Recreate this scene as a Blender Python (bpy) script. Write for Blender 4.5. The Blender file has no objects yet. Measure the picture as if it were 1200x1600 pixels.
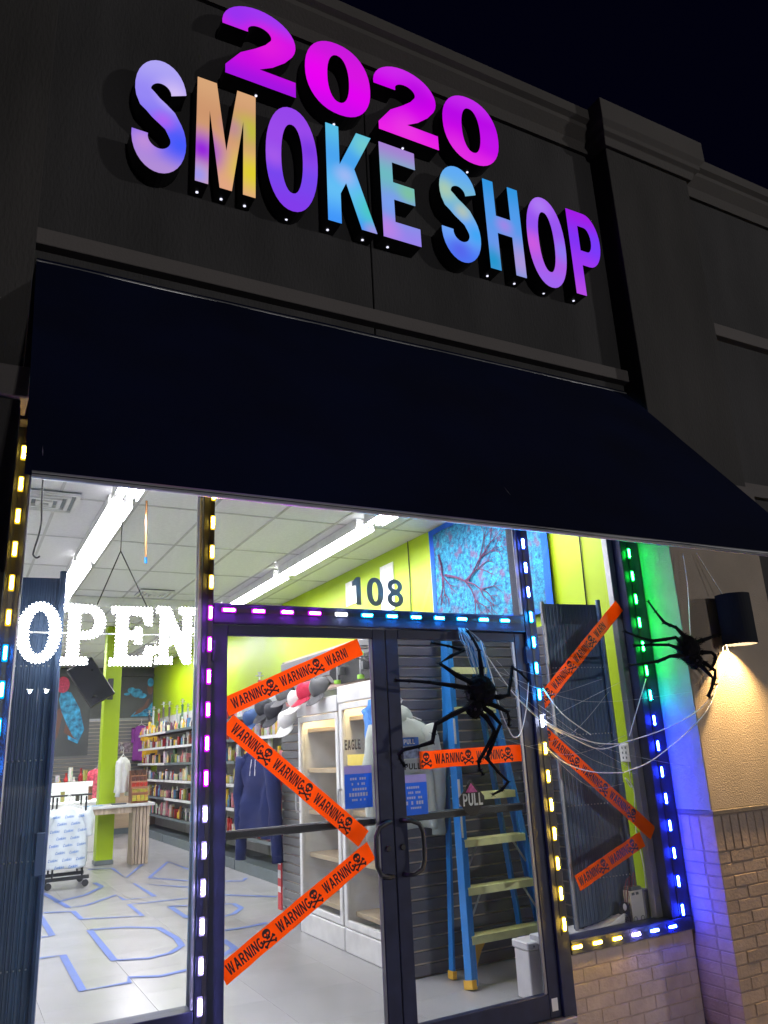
import bpy, bmesh, math, random
from math import pi, sin, cos, radians, sqrt, atan2, hypot
from mathutils import Vector, Matrix, noise
from mathutils.geometry import tessellate_polygon
random.seed(7)
SC = bpy.context.scene
COL = SC.collection

# ---------------------------------------------------------------- camera, world, exposure
cd = bpy.data.cameras.new('camera'); cam = bpy.data.objects.new('camera', cd); COL.objects.link(cam)
yaw, pit, rol = radians(28.8431), radians(16.8817), radians(-2.8782)
f_ = Vector((sin(yaw)*cos(pit), cos(yaw)*cos(pit), sin(pit))); r_ = Vector((cos(yaw), -sin(yaw), 0)); u_ = r_.cross(f_)
R_ = r_*cos(rol)+u_*sin(rol); U_ = -r_*sin(rol)+u_*cos(rol)
cam.matrix_world = Matrix(((R_.x, U_.x, -f_.x, 0), (R_.y, U_.y, -f_.y, -3.84), (R_.z, U_.z, -f_.z, 1.45), (0, 0, 0, 1)))
cd.sensor_fit = 'VERTICAL'; cd.sensor_height = 24; cd.lens = 1210.93/1600*24
cd.clip_start = .05; cd.clip_end = 1000
SC.camera = cam
W = bpy.data.worlds.new('World'); SC.world = W; W.use_nodes = True
W.node_tree.nodes['Background'].inputs[0].default_value = (.0006, .0006, .0042, 1)
W.node_tree.nodes['Background'].inputs[1].default_value = .9
SC.view_settings.view_transform = 'Standard'; SC.view_settings.look = 'None'
SC.view_settings.exposure = 0; SC.view_settings.gamma = 1
SC.render.engine = 'CYCLES'
SC.cycles.use_denoising = True
SC.cycles.max_bounces = 8; SC.cycles.diffuse_bounces = 4; SC.cycles.glossy_bounces = 4
SC.cycles.transparent_max_bounces = 24; SC.cycles.sample_clamp_indirect = 6
SC.cycles.caustics_reflective = False; SC.cycles.caustics_refractive = False
TUBE = 94.0

# ---------------------------------------------------------------- helpers: objects
WL = {}
def tag(o, label=None, cat=None, group=None, kind=None):
    if label: o['label'] = label
    if cat: o['category'] = cat
    if group: o['group'] = group
    if kind: o['kind'] = kind
    return o
def thing(name, label, cat, loc=(0, 0, 0), rz=0, group=None):
    o = bpy.data.objects.new(name, None); COL.objects.link(o); o.empty_display_size = .1
    o.location = loc; o.rotation_euler = (0, 0, rz)
    WL[o.name] = Vector((0, 0, 0)) if rz else Vector(loc)
    return tag(o, label, cat, group)
def wl(o): return WL.get(o.name, Vector((0, 0, 0)))
def copy_tree(o, parent=None):
    c = o.copy(); COL.objects.link(c)
    if parent: c.parent = parent
    for ch in list(o.children): copy_tree(ch, c)
    return c

class MB:
    def __init__(s): s.v = []; s.f = []; s.smooth = False
    def add(s, vs, fs):
        n = len(s.v); s.v += [tuple(v) for v in vs]; s.f += [tuple(i+n for i in f) for f in fs]; return s
    def box(s, x0, x1, y0, y1, z0, z1):
        return s.add([(x, y, z) for z in (z0, z1) for y in (y0, y1) for x in (x0, x1)],
                     [(0, 2, 3, 1), (4, 5, 7, 6), (0, 1, 5, 4), (2, 6, 7, 3), (0, 4, 6, 2), (1, 3, 7, 5)])
    def beam(s, a, b, w, h, up=(0, 0, 1)):
        a, b = Vector(a), Vector(b); d = (b-a).normalized(); u = Vector(up)
        sd = d.cross(u)
        if sd.length < 1e-4: sd = d.cross(Vector((1, 0, 0)))
        sd.normalize(); u = sd.cross(d)
        vs = [p+sd*i*w/2+u*j*h/2 for p in (a, b) for i, j in ((-1, -1), (1, -1), (1, 1), (-1, 1))]
        return s.add(vs, [(3, 2, 1, 0), (4, 5, 6, 7), (0, 1, 5, 4), (1, 2, 6, 5), (2, 3, 7, 6), (3, 0, 4, 7)])
    def tube(s, pts, r, n=8, caps=True):
        pts = [Vector(p) for p in pts]; rs = r if isinstance(r, (list, tuple)) else [r]*len(pts)
        N = None; base = len(s.v)
        for i, p in enumerate(pts):
            d = (pts[min(i+1, len(pts)-1)]-pts[max(i-1, 0)])
            d = d.normalized() if d.length > 1e-9 else Vector((0, 0, 1))
            if N is None:
                N = d.orthogonal().normalized()
            else:
                N = (N-d*N.dot(d)); N = N.normalized() if N.length > 1e-6 else d.orthogonal().normalized()
            B = d.cross(N)
            s.v += [tuple(p+(N*cos(2*pi*k/n)+B*sin(2*pi*k/n))*rs[i]) for k in range(n)]
        for i in range(len(pts)-1):
            for k in range(n):
                a = base+i*n+k; b = base+i*n+(k+1) % n
                s.f.append((a, b, b+n, a+n))
        if caps:
            s.f.append(tuple(base+k for k in reversed(range(n)))); s.f.append(tuple(base+(len(pts)-1)*n+k for k in range(n)))
        return s
    def lathe(s, prof, c=(0, 0, 0), n=20, sx=1, sy=1, axis='z'):
        base = len(s.v)
        for r, z in prof:
            for k in range(n):
                x, y = r*cos(2*pi*k/n)*sx, r*sin(2*pi*k/n)*sy
                p = (x, y, z) if axis == 'z' else ((x, z, y) if axis == 'y' else (z, x, y))
                s.v.append((c[0]+p[0], c[1]+p[1], c[2]+p[2]))
        for i in range(len(prof)-1):
            for k in range(n):
                a = base+i*n+k; b = base+i*n+(k+1) % n
                s.f.append((a, b, b+n, a+n))
        s.f.append(tuple(base+k for k in reversed(range(n)))); s.f.append(tuple(base+(len(prof)-1)*n+k for k in range(n)))
        return s
    def ball(s, c, rx, ry, rz, n=14, m=9, jit=0):
        prof = [(sin(pi*i/m), -cos(pi*i/m)) for i in range(m+1)]
        base = len(s.v); s.lathe([(max(r, .02), z) for r, z in prof], n=n)
        for i in range(base, len(s.v)):
            x, y, z = s.v[i]; k = 1+(random.uniform(-jit, jit) if jit else 0)
            s.v[i] = (c[0]+x*rx*k, c[1]+y*ry*k, c[2]+z*rz*k)
        return s
    def prism(s, poly, fn0, fn1):
        """poly 2D closed (maybe concave), fn0/fn1 map (u,v)->3D for the two caps"""
        return s.shape([poly], fn0, fn1)
    def shape(s, contours, fn0, fn1=None):
        flat = [p for c in contours for p in c]
        tris = tessellate_polygon([[Vector((p[0], p[1], 0)) for p in c] for c in contours])
        n = len(flat)
        s_b = len(s.v)
        s.v += [tuple(fn0(*p)) for p in flat]
        s.f += [tuple(s_b+i for i in t) for t in tris]
        if fn1:
            s.v += [tuple(fn1(*p)) for p in flat]
            s.f += [tuple(s_b+n+i for i in reversed(t)) for t in tris]
            o = 0
            for c in contours:
                m = len(c)
                for i in range(m):
                    a, b = s_b+o+i, s_b+o+(i+1) % m
                    s.f.append((a, b, b+n, a+n))
                o += m
        return s
    def build(s, name, mat, parent=None, bevel=0, smooth=None, kind=None, label=None, recalc=True, segs=1):
        off = wl(parent) if parent else Vector((0, 0, 0))
        me = bpy.data.meshes.new(name)
        me.from_pydata([(v[0]-off.x, v[1]-off.y, v[2]-off.z) for v in s.v], [], s.f)
        bm = bmesh.new(); bm.from_mesh(me)
        if recalc: bmesh.ops.recalc_face_normals(bm, faces=bm.faces)
        if bevel:
            es = [e for e in bm.edges if len(e.link_faces) == 2 and e.calc_face_angle(0) > .6]
            bmesh.ops.bevel(bm, geom=es, offset=bevel, segments=segs, affect='EDGES', profile=.5, clamp_overlap=True)
        bm.to_mesh(me); bm.free()
        sm = s.smooth if smooth is None else smooth
        if sm:
            for p in me.polygons: p.use_smooth = True
        me.materials.append(mat)
        o = bpy.data.objects.new(name, me); COL.objects.link(o)
        if parent: o.parent = parent; WL[o.name] = off
        if kind: o['kind'] = kind
        if label: o['label'] = label
        return o
def inst(name, me_obj, loc, parent=None, rot=(0, 0, 0), scale=(1, 1, 1)):
    o = bpy.data.objects.new(name, me_obj.data); COL.objects.link(o)
    off = wl(parent) if parent else Vector((0, 0, 0))
    o.location = Vector(loc)-off; o.rotation_euler = rot; o.scale = scale
    if parent: o.parent = parent
    return o

# ---------------------------------------------------------------- helpers: materials
def N(nt, t, **kw):
    n = nt.nodes.new(t)
    for k, v in kw.items(): setattr(n, k, v)
    return n
def s2l(c): return tuple((x/255/12.92 if x/255 <= .04045 else ((x/255+.055)/1.055)**2.4) for x in c)
def mat(name, col, rough=.5, metal=0, var=.12, scale=6, bump=0, bscale=60, rnd=0, spec=.5, coat=0, stretch=None, col2=None):
    m = bpy.data.materials.new(name); m.use_nodes = True; nt = m.node_tree; b = nt.nodes['Principled BSDF']
    b.inputs['Roughness'].default_value = rough; b.inputs['Metallic'].default_value = metal
    b.inputs['Specular IOR Level'].default_value = spec; b.inputs['Coat Weight'].default_value = coat
    tc = N(nt, 'ShaderNodeTexCoord'); src = tc.outputs['Object']
    if stretch:
        mp = N(nt, 'ShaderNodeMapping'); mp.inputs['Scale'].default_value = stretch; nt.links.new(src, mp.inputs[0]); src = mp.outputs[0]
    no = N(nt, 'ShaderNodeTexNoise'); no.inputs['Scale'].default_value = scale; no.inputs['Detail'].default_value = 6; nt.links.new(src, no.inputs['Vector'])
    mx = N(nt, 'ShaderNodeMix', data_type='RGBA')
    a = tuple(max(0, c*(1-var)) for c in col)+(1,); d = tuple(min(1, c*(1+var)) for c in (col2 or col))+(1,)
    mx.inputs[6].default_value = a; mx.inputs[7].default_value = d
    mr = N(nt, 'ShaderNodeMapRange'); mr.inputs[1].default_value = .3; mr.inputs[2].default_value = .7
    nt.links.new(no.outputs[0], mr.inputs[0]); nt.links.new(mr.outputs[0], mx.inputs[0])
    out = mx.outputs[2]
    if rnd:
        oi = N(nt, 'ShaderNodeObjectInfo'); hs = N(nt, 'ShaderNodeHueSaturation')
        m2 = N(nt, 'ShaderNodeMapRange'); m2.inputs[3].default_value = 1-rnd; m2.inputs[4].default_value = 1+rnd
        nt.links.new(oi.outputs['Random'], m2.inputs[0]); nt.links.new(m2.outputs[0], hs.inputs['Value']); nt.links.new(out, hs.inputs['Color']); out = hs.outputs[0]
    nt.links.new(out, b.inputs['Base Color'])
    rr = N(nt, 'ShaderNodeMapRange'); rr.inputs[3].default_value = max(0, rough-.08); rr.inputs[4].default_value = min(1, rough+.08)
    nt.links.new(no.outputs[0], rr.inputs[0]); nt.links.new(rr.outputs[0], b.inputs['Roughness'])
    if bump:
        nb = N(nt, 'ShaderNodeTexNoise'); nb.inputs['Scale'].default_value = bscale; nb.inputs['Detail'].default_value = 5; nt.links.new(src, nb.inputs['Vector'])
        bp = N(nt, 'ShaderNodeBump'); bp.inputs['Strength'].default_value = bump; bp.inputs['Distance'].default_value = .01
        nt.links.new(nb.outputs[0], bp.inputs['Height']); nt.links.new(bp.outputs[0], b.inputs['Normal'])
    return m
def emat(name, col, strength):
    m = bpy.data.materials.new(name); m.use_nodes = True; nt = m.node_tree; nt.nodes.clear()
    e = N(nt, 'ShaderNodeEmission'); e.inputs[0].default_value = tuple(col)+(1,); e.inputs[1].default_value = strength
    o = N(nt, 'ShaderNodeOutputMaterial'); nt.links.new(e.outputs[0], o.inputs[0]); return m
def glassmat(name, tint=(.97, .985, .98), ior=1.45, rough=0, dust=.022):
    m = bpy.data.materials.new(name); m.use_nodes = True; nt = m.node_tree; nt.nodes.clear()
    t = N(nt, 'ShaderNodeBsdfTransparent'); t.inputs[0].default_value = tuple(tint)+(1,)
    g = N(nt, 'ShaderNodeBsdfGlossy'); g.inputs['Roughness'].default_value = rough
    fr = N(nt, 'ShaderNodeFresnel'); fr.inputs[0].default_value = ior
    mx = N(nt, 'ShaderNodeMixShader'); o = N(nt, 'ShaderNodeOutputMaterial')
    ge = N(nt, 'ShaderNodeNewGeometry'); iv = N(nt, 'ShaderNodeMath', operation='SUBTRACT'); iv.inputs[0].default_value = 1; nt.links.new(ge.outputs['Backfacing'], iv.inputs[1])
    mu = N(nt, 'ShaderNodeMath', operation='MULTIPLY'); nt.links.new(fr.outputs[0], mu.inputs[0]); nt.links.new(iv.outputs[0], mu.inputs[1])
    df = N(nt, 'ShaderNodeBsdfDiffuse'); df.inputs[0].default_value = (.8, .82, .85, 1); dm = N(nt, 'ShaderNodeMixShader')
    tc = N(nt, 'ShaderNodeTexCoord'); no = N(nt, 'ShaderNodeTexNoise'); no.inputs['Scale'].default_value = 2.5; no.inputs['Detail'].default_value = 8; no.inputs['Distortion'].default_value = 1.5
    mp = N(nt, 'ShaderNodeMapRange'); mp.inputs[1].default_value = .35; mp.inputs[2].default_value = .75; mp.inputs[3].default_value = .004; mp.inputs[4].default_value = dust
    nt.links.new(tc.outputs['Object'], no.inputs['Vector']); nt.links.new(no.outputs[0], mp.inputs[0]); nt.links.new(mp.outputs[0], dm.inputs[0])
    nt.links.new(t.outputs[0], dm.inputs[1]); nt.links.new(df.outputs[0], dm.inputs[2])
    nt.links.new(mu.outputs[0], mx.inputs[0]); nt.links.new(dm.outputs[0], mx.inputs[1]); nt.links.new(g.outputs[0], mx.inputs[2]); nt.links.new(mx.outputs[0], o.inputs[0])
    return m
def rampmat(name, cols, rough=.4, coat=0):
    """colour picked per object"""
    m = bpy.data.materials.new(name); m.use_nodes = True; nt = m.node_tree; b = nt.nodes['Principled BSDF']
    oi = N(nt, 'ShaderNodeObjectInfo'); cr = N(nt, 'ShaderNodeValToRGB'); cr.color_ramp.interpolation = 'CONSTANT'
    e = cr.color_ramp.elements
    while len(e) > 1: e.remove(e[-1])
    e[0].position = 0; e[0].color = tuple(s2l(cols[0]))+(1,)
    for i, c in enumerate(cols[1:], 1):
        k = e.new(i/len(cols)); k.color = tuple(s2l(c))+(1,)
    nt.links.new(oi.outputs['Random'], cr.inputs[0])
    tc = N(nt, 'ShaderNodeTexCoord'); vo = N(nt, 'ShaderNodeTexVoronoi'); vo.inputs['Scale'].default_value = 30; nt.links.new(tc.outputs['Object'], vo.inputs['Vector'])
    mx = N(nt, 'ShaderNodeMix', data_type='RGBA', blend_type='MULTIPLY'); mx.inputs[0].default_value = .4
    nt.links.new(cr.outputs[0], mx.inputs[6]); nt.links.new(vo.outputs['Color'], mx.inputs[7]); nt.links.new(mx.outputs[2], b.inputs['Base Color'])
    b.inputs['Roughness'].default_value = rough; b.inputs['Coat Weight'].default_value = coat
    return m
def lettermat(name, ramp, spots, axis='z', lo=0, hi=1, strength=1.0):
    """back-lit acrylic: LED colour wash = ramp along an axis plus soft coloured spots; ramp/spot colours in sRGB"""
    m = bpy.data.materials.new(name); m.use_nodes = True; nt = m.node_tree; nt.nodes.clear()
    tc = N(nt, 'ShaderNodeTexCoord'); sp = N(nt, 'ShaderNodeSeparateXYZ'); nt.links.new(tc.outputs['Object'], sp.inputs[0])
    mr = N(nt, 'ShaderNodeMapRange'); mr.inputs[1].default_value = lo; mr.inputs[2].default_value = hi
    nt.links.new(sp.outputs['XYZ'.index(axis.upper())], mr.inputs[0])
    cr = N(nt, 'ShaderNodeValToRGB'); e = cr.color_ramp.elements; cr.color_ramp.interpolation = 'EASE'
    e[0].position = 0; e[0].color = s2l(ramp[0])+(1,); e[1].position = 1; e[1].color = s2l(ramp[-1])+(1,)
    for i, c in enumerate(ramp[1:-1], 1):
        k = e.new(i/(len(ramp)-1)); k.color = s2l(c)+(1,)
    nt.links.new(mr.outputs[0], cr.inputs[0]); out = cr.outputs[0]
    for (x, z, r, c, a) in spots:
        vd = N(nt, 'ShaderNodeVectorMath', operation='DISTANCE'); vd.inputs[1].default_value = (x, 0, z); nt.links.new(tc.outputs['Object'], vd.inputs[0])
        q = N(nt, 'ShaderNodeMapRange', interpolation_type='SMOOTHSTEP'); q.inputs[1].default_value = 0; q.inputs[2].default_value = r; q.inputs[3].default_value = a; q.inputs[4].default_value = 0
        nt.links.new(vd.outputs['Value'], q.inputs[0])
        mx = N(nt, 'ShaderNodeMix', data_type='RGBA'); nt.links.new(q.outputs[0], mx.inputs[0]); nt.links.new(out, mx.inputs[6]); mx.inputs[7].default_value = s2l(c)+(1,); out = mx.outputs[2]
    em = N(nt, 'ShaderNodeEmission'); em.inputs[1].default_value = strength; nt.links.new(out, em.inputs[0])
    o = N(nt, 'ShaderNodeOutputMaterial'); nt.links.new(em.outputs[0], o.inputs[0]); return m

M = dict(
    stucco=mat('dark_stucco', (.033, .032, .033), .9, bump=.7, bscale=70, var=.4, scale=2.2, stretch=(1, 1, .3)),
    stucco2=mat('pillar_stucco', (.033, .031, .03), .9, bump=.7, bscale=70, var=.4, scale=2.2, stretch=(1, 1, .3)),
    stucco_lamplit=mat('lamplit_stucco', (.31, .26, .21), .9, bump=.6, bscale=110, var=.1, scale=3),  # warm tone of the wall lamp is put into this base colour
    trim=mat('stucco_trim', (.1, .09, .087), .85, bump=.25, bscale=70, var=.08, scale=2),
    cornice=mat('cornice_stucco', (.068, .062, .058), .85, bump=.25, bscale=60, var=.1, scale=2),
    reveal=mat('painted_reveal', (.22, .22, .225), .7, bump=.25, bscale=60),
    brick=mat('painted_brick', (.26, .2, .165), .75, bump=.5, bscale=45, var=.14, scale=9, rnd=.1),
    brick_pale=mat('tan_painted_brick', (.37, .3, .265), .75, bump=.5, bscale=45, var=.14, scale=9, rnd=.05),
    mortar2=mat('painted_mortar', (.33, .265, .235), .8, bump=.5, bscale=70),
    mortar=mat('mortar', (.2, .155, .13), .9, bump=.5, bscale=80),
    frame=mat('black_anodised', (.02, .025, .06), .45, metal=0, spec=.3, var=.2, scale=12),  # blue of the LED glow is put into this near-black base
    alu=mat('inner_aluminium', (.3, .3, .33), .35, metal=.7),
    black=mat('black_metal', (.008, .008, .009), .5),
    lampblk=mat('lamp_black', (.006, .008, .014), .75, spec=.15),
    blackpl=mat('black_plastic', (.012, .012, .014), .4),
    awning=mat('navy_canvas', (.0012, .004, .024), .9, spec=.15, bump=.3, bscale=300, var=.35, scale=1.6),
    glass=glassmat('clear_glass'),
    glass2=glassmat('fridge_glass', (.93, .95, .95)),
    floor=mat('vinyl_floor', (.36, .36, .37), .25, var=.025, scale=2.5, rnd=.012),
    floor2=mat('vinyl_floor_grey', (.4, .4, .405), .28, var=.05, scale=3),
    concrete=mat('concrete', (.32, .31, .3), .85, bump=.4, bscale=40),
    asphalt=mat('asphalt', (.05, .05, .05), .9, bump=.6, bscale=60),
    paint=mat('line_paint', (.7, .7, .68), .7),
    tile=mat('ceiling_tile', (.82, .82, .83), .95, bump=.3, bscale=180, var=.05, scale=30, rnd=.02),
    grid=mat('ceiling_grid', (.5, .5, .5), .5),
    lime=mat('lime_paint', (.33, .47, .003), .45, spec=.35, var=.05, scale=3, bump=.05, bscale=40),
    wall=mat('white_wall', (.55, .55, .56), .7),
    darkwall=mat('charcoal_paint', (.09, .095, .1), .6),
    slat=mat('slatwall', (.16, .16, .165), .42, var=.12, scale=4, stretch=(1, 1, 8)),
    slat_shaded=mat('slatwall_shaded', (.1, .1, .125), .42, var=.12, scale=4, stretch=(1, 1, 8)),  # same slats in a darker base, shade of the less lit faces painted in
    slatgap=mat('slat_groove', (.62, .5, .42), .4, metal=.3),
    shutter=mat('shutter_steel', (.06, .105, .2), .5, metal=.2, var=.25, scale=3, stretch=(1, 1, .2)),  # black steel with the blue LED glare put into its base colour
    rivet=mat('rivets', (.45, .5, .55), .35, metal=.6),
    white=mat('white_enamel', (.78, .78, .78), .35),
    wood=mat('pale_wood', (.62, .4, .2), .5, var=.25, scale=3, stretch=(8, 8, 1)),
    ply=mat('plywood', (.62, .46, .3), .5, var=.12, scale=2, stretch=(1, 1, 5)),
    woodgrey=mat('weathered_wood', (.5, .4, .3), .6, var=.3, scale=4, stretch=(8, 8, 1), rnd=.2),
    orange=mat('orange_tape', (.8, .12, .004), .4, var=.08, scale=8),
    ink=mat('black_ink', (.01, .006, .008), .6),
    spider=mat('black_fur', (.006, .006, .008), .95, spec=.1),
    cord=mat('white_cord', (.75, .75, .75), .7),
    ladder=mat('blue_fibreglass', (.02, .21, .62), .35, var=.12, scale=5),
    lyellow=mat('yellow_step', (.86, .87, .44), .45, var=.15, scale=10),
    amber=mat('yellow_brace', (.75, .42, .03), .45),
    steel=mat('zinc_steel', (.55, .56, .58), .35, metal=.8),
    grey=mat('grey_vinyl', (.13, .16, .17), .5),
    bluetape=mat('blue_tape', (.09, .15, .42), .6),
)

def translucent(m, w):
    nt = m.node_tree; b = nt.nodes['Principled BSDF']; o = nt.nodes['Material Output']
    t = N(nt, 'ShaderNodeBsdfTranslucent'); t.inputs[0].default_value = b.inputs['Base Color'].default_value
    src = b.inputs['Base Color'].links
    if src: nt.links.new(src[0].from_socket, t.inputs[0])
    mx = N(nt, 'ShaderNodeMixShader'); mx.inputs[0].default_value = w
    nt.links.new(b.outputs[0], mx.inputs[1]); nt.links.new(t.outputs[0], mx.inputs[2]); nt.links.new(mx.outputs[0], o.inputs['Surface'])
translucent(M['awning'], .2)
M['number'] = mat('number_vinyl', (.3, .36, .39), .5); translucent(M['number'], .6)
M['orange'] = mat('orange_tape', (1, .25, .006), .4, var=.04, scale=8); translucent(M['orange'], .8)
# ---------------------------------------------------------------- lettering outlines (cap height 1)
def el(cx, cy, rx, ry, a0=0, a1=360, n=28, ex=2.0):
    o = []
    full = abs(a1-a0) >= 360
    for i in range(n if full else n+1):
        a = radians(a0+(a1-a0)*i/n); c, s = cos(a), sin(a)
        o.append((cx+rx*math.copysign(abs(c)**(2/ex), c), cy+ry*math.copysign(abs(s)**(2/ex), s)))
    return o
def stroke2(path, hw):
    L, Rr = [], []
    for i, p in enumerate(path):
        a = path[max(i-1, 0)]; b = path[min(i+1, len(path)-1)]
        dx, dy = b[0]-a[0], b[1]-a[1]; l = hypot(dx, dy) or 1; w = hw[i] if isinstance(hw, list) else hw
        L.append((p[0]-dy/l*w, p[1]+dx/l*w)); Rr.append((p[0]+dy/l*w, p[1]-dx/l*w))
    return L, Rr
def make_glyphs():
    G = {}
    G['O'] = (.78, [[el(.39, .5, .39, .52, n=40, ex=2.15), el(.39, .5, .165, .35, n=32, ex=2.2)]])
    G['0'] = (.72, [[el(.36, .5, .36, .52, n=40, ex=2.2), el(.36, .5, .122, .35, n=32, ex=2.2)]])
    p = el(.36, .72, .25, .2, 8, 215, 18)+el(.36, .285, .26, .205, 52, -188, 20)
    p = el(.36, .73, .25, .185, 5, 210, 18)+[(.22, .605), (.30, .56), (.40, .52), (.50, .475)]+el(.36, .28, .265, .2, 35, -186, 20)
    hw = [.108]*len(p)
    a, b = stroke2(p, hw); G['S'] = (.73, [[a+b[::-1]]])
    p = el(.34, .70, .235, .225, 188, -25, 20)+[(.49, .5), (.38, .38), (.25, .26), (.17, .13)]
    a, b = stroke2(p, .12)
    G['2'] = (.70, [[a[:-2]+[(.33, .195), (.69, .195), (.69, -.01), (.02, -.01), (.02, .1)]+b[::-1][1:]]])
    G['1'] = (.46, [[[(.16, 0), (.16, .7), (.0, .66), (.0, .82), (.2, 1), (.36, 1), (.36, 0)]]])
    G['8'] = (.72, [[el(.36, .27, .35, .285, 128, 412, 26)+el(.36, .745, .32, .26, -52, 232, 24), el(.36, .28, .155, .13, n=18), el(.36, .735, .13, .11, n=18)]])
    G['M'] = (.9, [[[(0, 0), (0, 1), (.29, 1), (.45, .36), (.61, 1), (.9, 1), (.9, 0), (.71, 0), (.71, .72), (.54, 0), (.36, 0), (.19, .72), (.19, 0)]]])
    G['K'] = (.78, [[[(0, 0), (0, 1), (.21, 1), (.21, .6), (.51, 1), (.76, 1), (.45, .6), (.79, 0), (.54, 0), (.31, .43), (.21, .3), (.21, 0)]]])
    G['E'] = (.64, [[[(0, 0), (0, 1), (.62, 1), (.62, .82), (.21, .82), (.21, .6), (.58, .6), (.58, .42), (.21, .42), (.21, .18), (.64, .18), (.64, 0)]]])
    G['H'] = (.73, [[[(0, 0), (0, 1), (.21, 1), (.21, .61), (.52, .61), (.52, 1), (.73, 1), (.73, 0), (.52, 0), (.52, .42), (.21, .42), (.21, 0)]]])
    G['P'] = (.68, [[[(0, 0), (0, 1)]+el(.38, .68, .3, .32, 90, -90, 16)+[(.21, .36), (.21, 0)], [(.21, .53)]+el(.36, .68, .125, .15, -90, 90, 10)+[(.21, .83)]]])
    G['R'] = (.74, [[[(0, 0), (0, 1)]+el(.40, .71, .3, .29, 90, -60, 14)+[(.74, 0), (.5, 0), (.33, .41), (.21, .41), (.21, 0)], [(.21, .57)]+el(.38, .7, .115, .13, -90, 90, 10)+[(.21, .83)]]])
    G['N'] = (.74, [[[(0, 0), (0, 1), (.22, 1), (.54, .36), (.54, 1), (.74, 1), (.74, 0), (.53, 0), (.2, .65), (.2, 0)]]])
    G['W'] = (1.1, [[[(0, 1), (.21, 1), (.33, .33), (.46, 1), (.64, 1), (.77, .33), (.89, 1), (1.1, 1), (.88, 0), (.67, 0), (.55, .62), (.43, 0), (.22, 0)]]])
    G['A'] = (.82, [[[(0, 0), (.29, 1), (.53, 1), (.82, 0), (.6, 0), (.545, .2), (.275, .2), (.22, 0)], [(.33, .38), (.49, .38), (.41, .72)]]])
    G['I'] = (.2, [[[(0, 0), (0, 1), (.2, 1), (.2, 0)]]])
    p = el(.38, .5, .285, .415, 42, 325, 30, 2.2); a, b = stroke2(p, .1)
    G['G'] = (.76, [[b[:-3]+[(.74, .12), (.76, .55), (.40, .55), (.40, .39), (.56, .39), (.56, .26)]+a[::-1][3:]]])
    p = el(.38, .5, .285, .415, 42, 318, 30, 2.2); a, b = stroke2(p, .1); G['C'] = (.72, [[a+b[::-1]]])
    p = [(.1, 1), (.1, .6)]+el(.36, .33, .26, .235, 180, 360, 16)+[(.62, .6), (.62, 1)]; a, b = stroke2(p, .1); G['U'] = (.72, [[a+b[::-1]]])
    G['L'] = (.6, [[[(0, 0), (0, 1), (.21, 1), (.21, .18), (.6, .18), (.6, 0)]]])
    G['o'] = (.58, [[el(.29, .36, .29, .37, n=24), el(.29, .36, .12, .21, n=18)]])
    G['i'] = (.18, [[[(0, 0), (0, .7), (.18, .7), (.18, 0)]], [[(0, .82), (0, 1), (.18, 1), (.18, .82)]]])
    G['k'] = (.58, [[[(0, 0), (0, 1), (.18, 1), (.18, .45), (.34, .7), (.56, .7), (.36, .42), (.6, 0), (.39, 0), (.25, .29), (.18, .2), (.18, 0)]]])
    p = [(.14, .37), (.45, .37)]+el(.29, .37, .2, .27, 0, 305, 18); a, b = stroke2(p[2:], .085)
    G['e'] = (.56, [[a+b[::-1]], [[(.15, .3), (.15, .43), (.46, .43), (.46, .3)]]])
    p = el(.26, .52, .16, .13, 20, 215, 10)+el(.26, .2, .17, .13, 40, -170, 10); a, b = stroke2(p, .08); G['s'] = (.5, [[a+b[::-1]]])
    # skull over crossed bones, stacked along the cap height
    sk = el(.4, .72, .3, .27, n=22)
    bones = []
    for sg in (1, -1):
        q = [(.4-.36*sg, .02), (.4+.36*sg, .36)]; a, b = stroke2(q, .055); bones.append([a+b[::-1]])
        bones += [[el(x, y, .075, .075, n=8)] for x, y in ((.4-.36*sg, -.03), (.4-.42*sg, .07), (.4+.36*sg, .41), (.4+.42*sg, .31))]
    G['*'] = (.8, [[sk, el(.29, .68, .085, .08, n=10), el(.51, .68, .085, .08, n=10), [(.37, .53), (.43, .53), (.4, .6)]],
                   [[(.26, .36), (.26, .47), (.54, .47), (.54, .36)]]]+bones)
    # slab-serif capitals for the window sign
    G['sO'] = (.74, [[el(.37, .5, .37, .5, n=40), el(.37, .5, .185, .37, n=32)]])
    G['sP'] = (.72, [[[(0, 0), (0, .11), (.09, .11), (.09, .89), (0, .89), (0, 1)]+el(.42, .715, .3, .285, 90, -90, 16)+[(.28, .43), (.28, .11), (.44, .11), (.44, 0)],
                      [(.28, .545)]+el(.40, .715, .15, .17, -90, 90, 10)+[(.28, .885)]]])
    G['sE'] = (.74, [[[(0, 0), (0, .11), (.09, .11), (.09, .89), (0, .89), (0, 1), (.7, 1), (.7, .7), (.6, .7), (.54, .86), (.28, .885), (.28, .58), (.42, .58), (.42, .65), (.53, .65), (.53, .37), (.42, .37), (.42, .45), (.28, .45), (.28, .14), (.56, .14), (.63, .32), (.74, .32), (.72, 0)]]])
    G['sN'] = (.86, [[[(0, 0), (0, .11), (.09, .11), (.09, .89), (0, .89), (0, 1), (.28, 1), (.6, .42), (.6, .89), (.5, .89), (.5, 1), (.86, 1), (.86, .89), (.77, .89), (.77, 0), (.62, 0), (.26, .62), (.26, .11), (.36, .11), (.36, 0)]]])
    return G
GL = make_glyphs()
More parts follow.
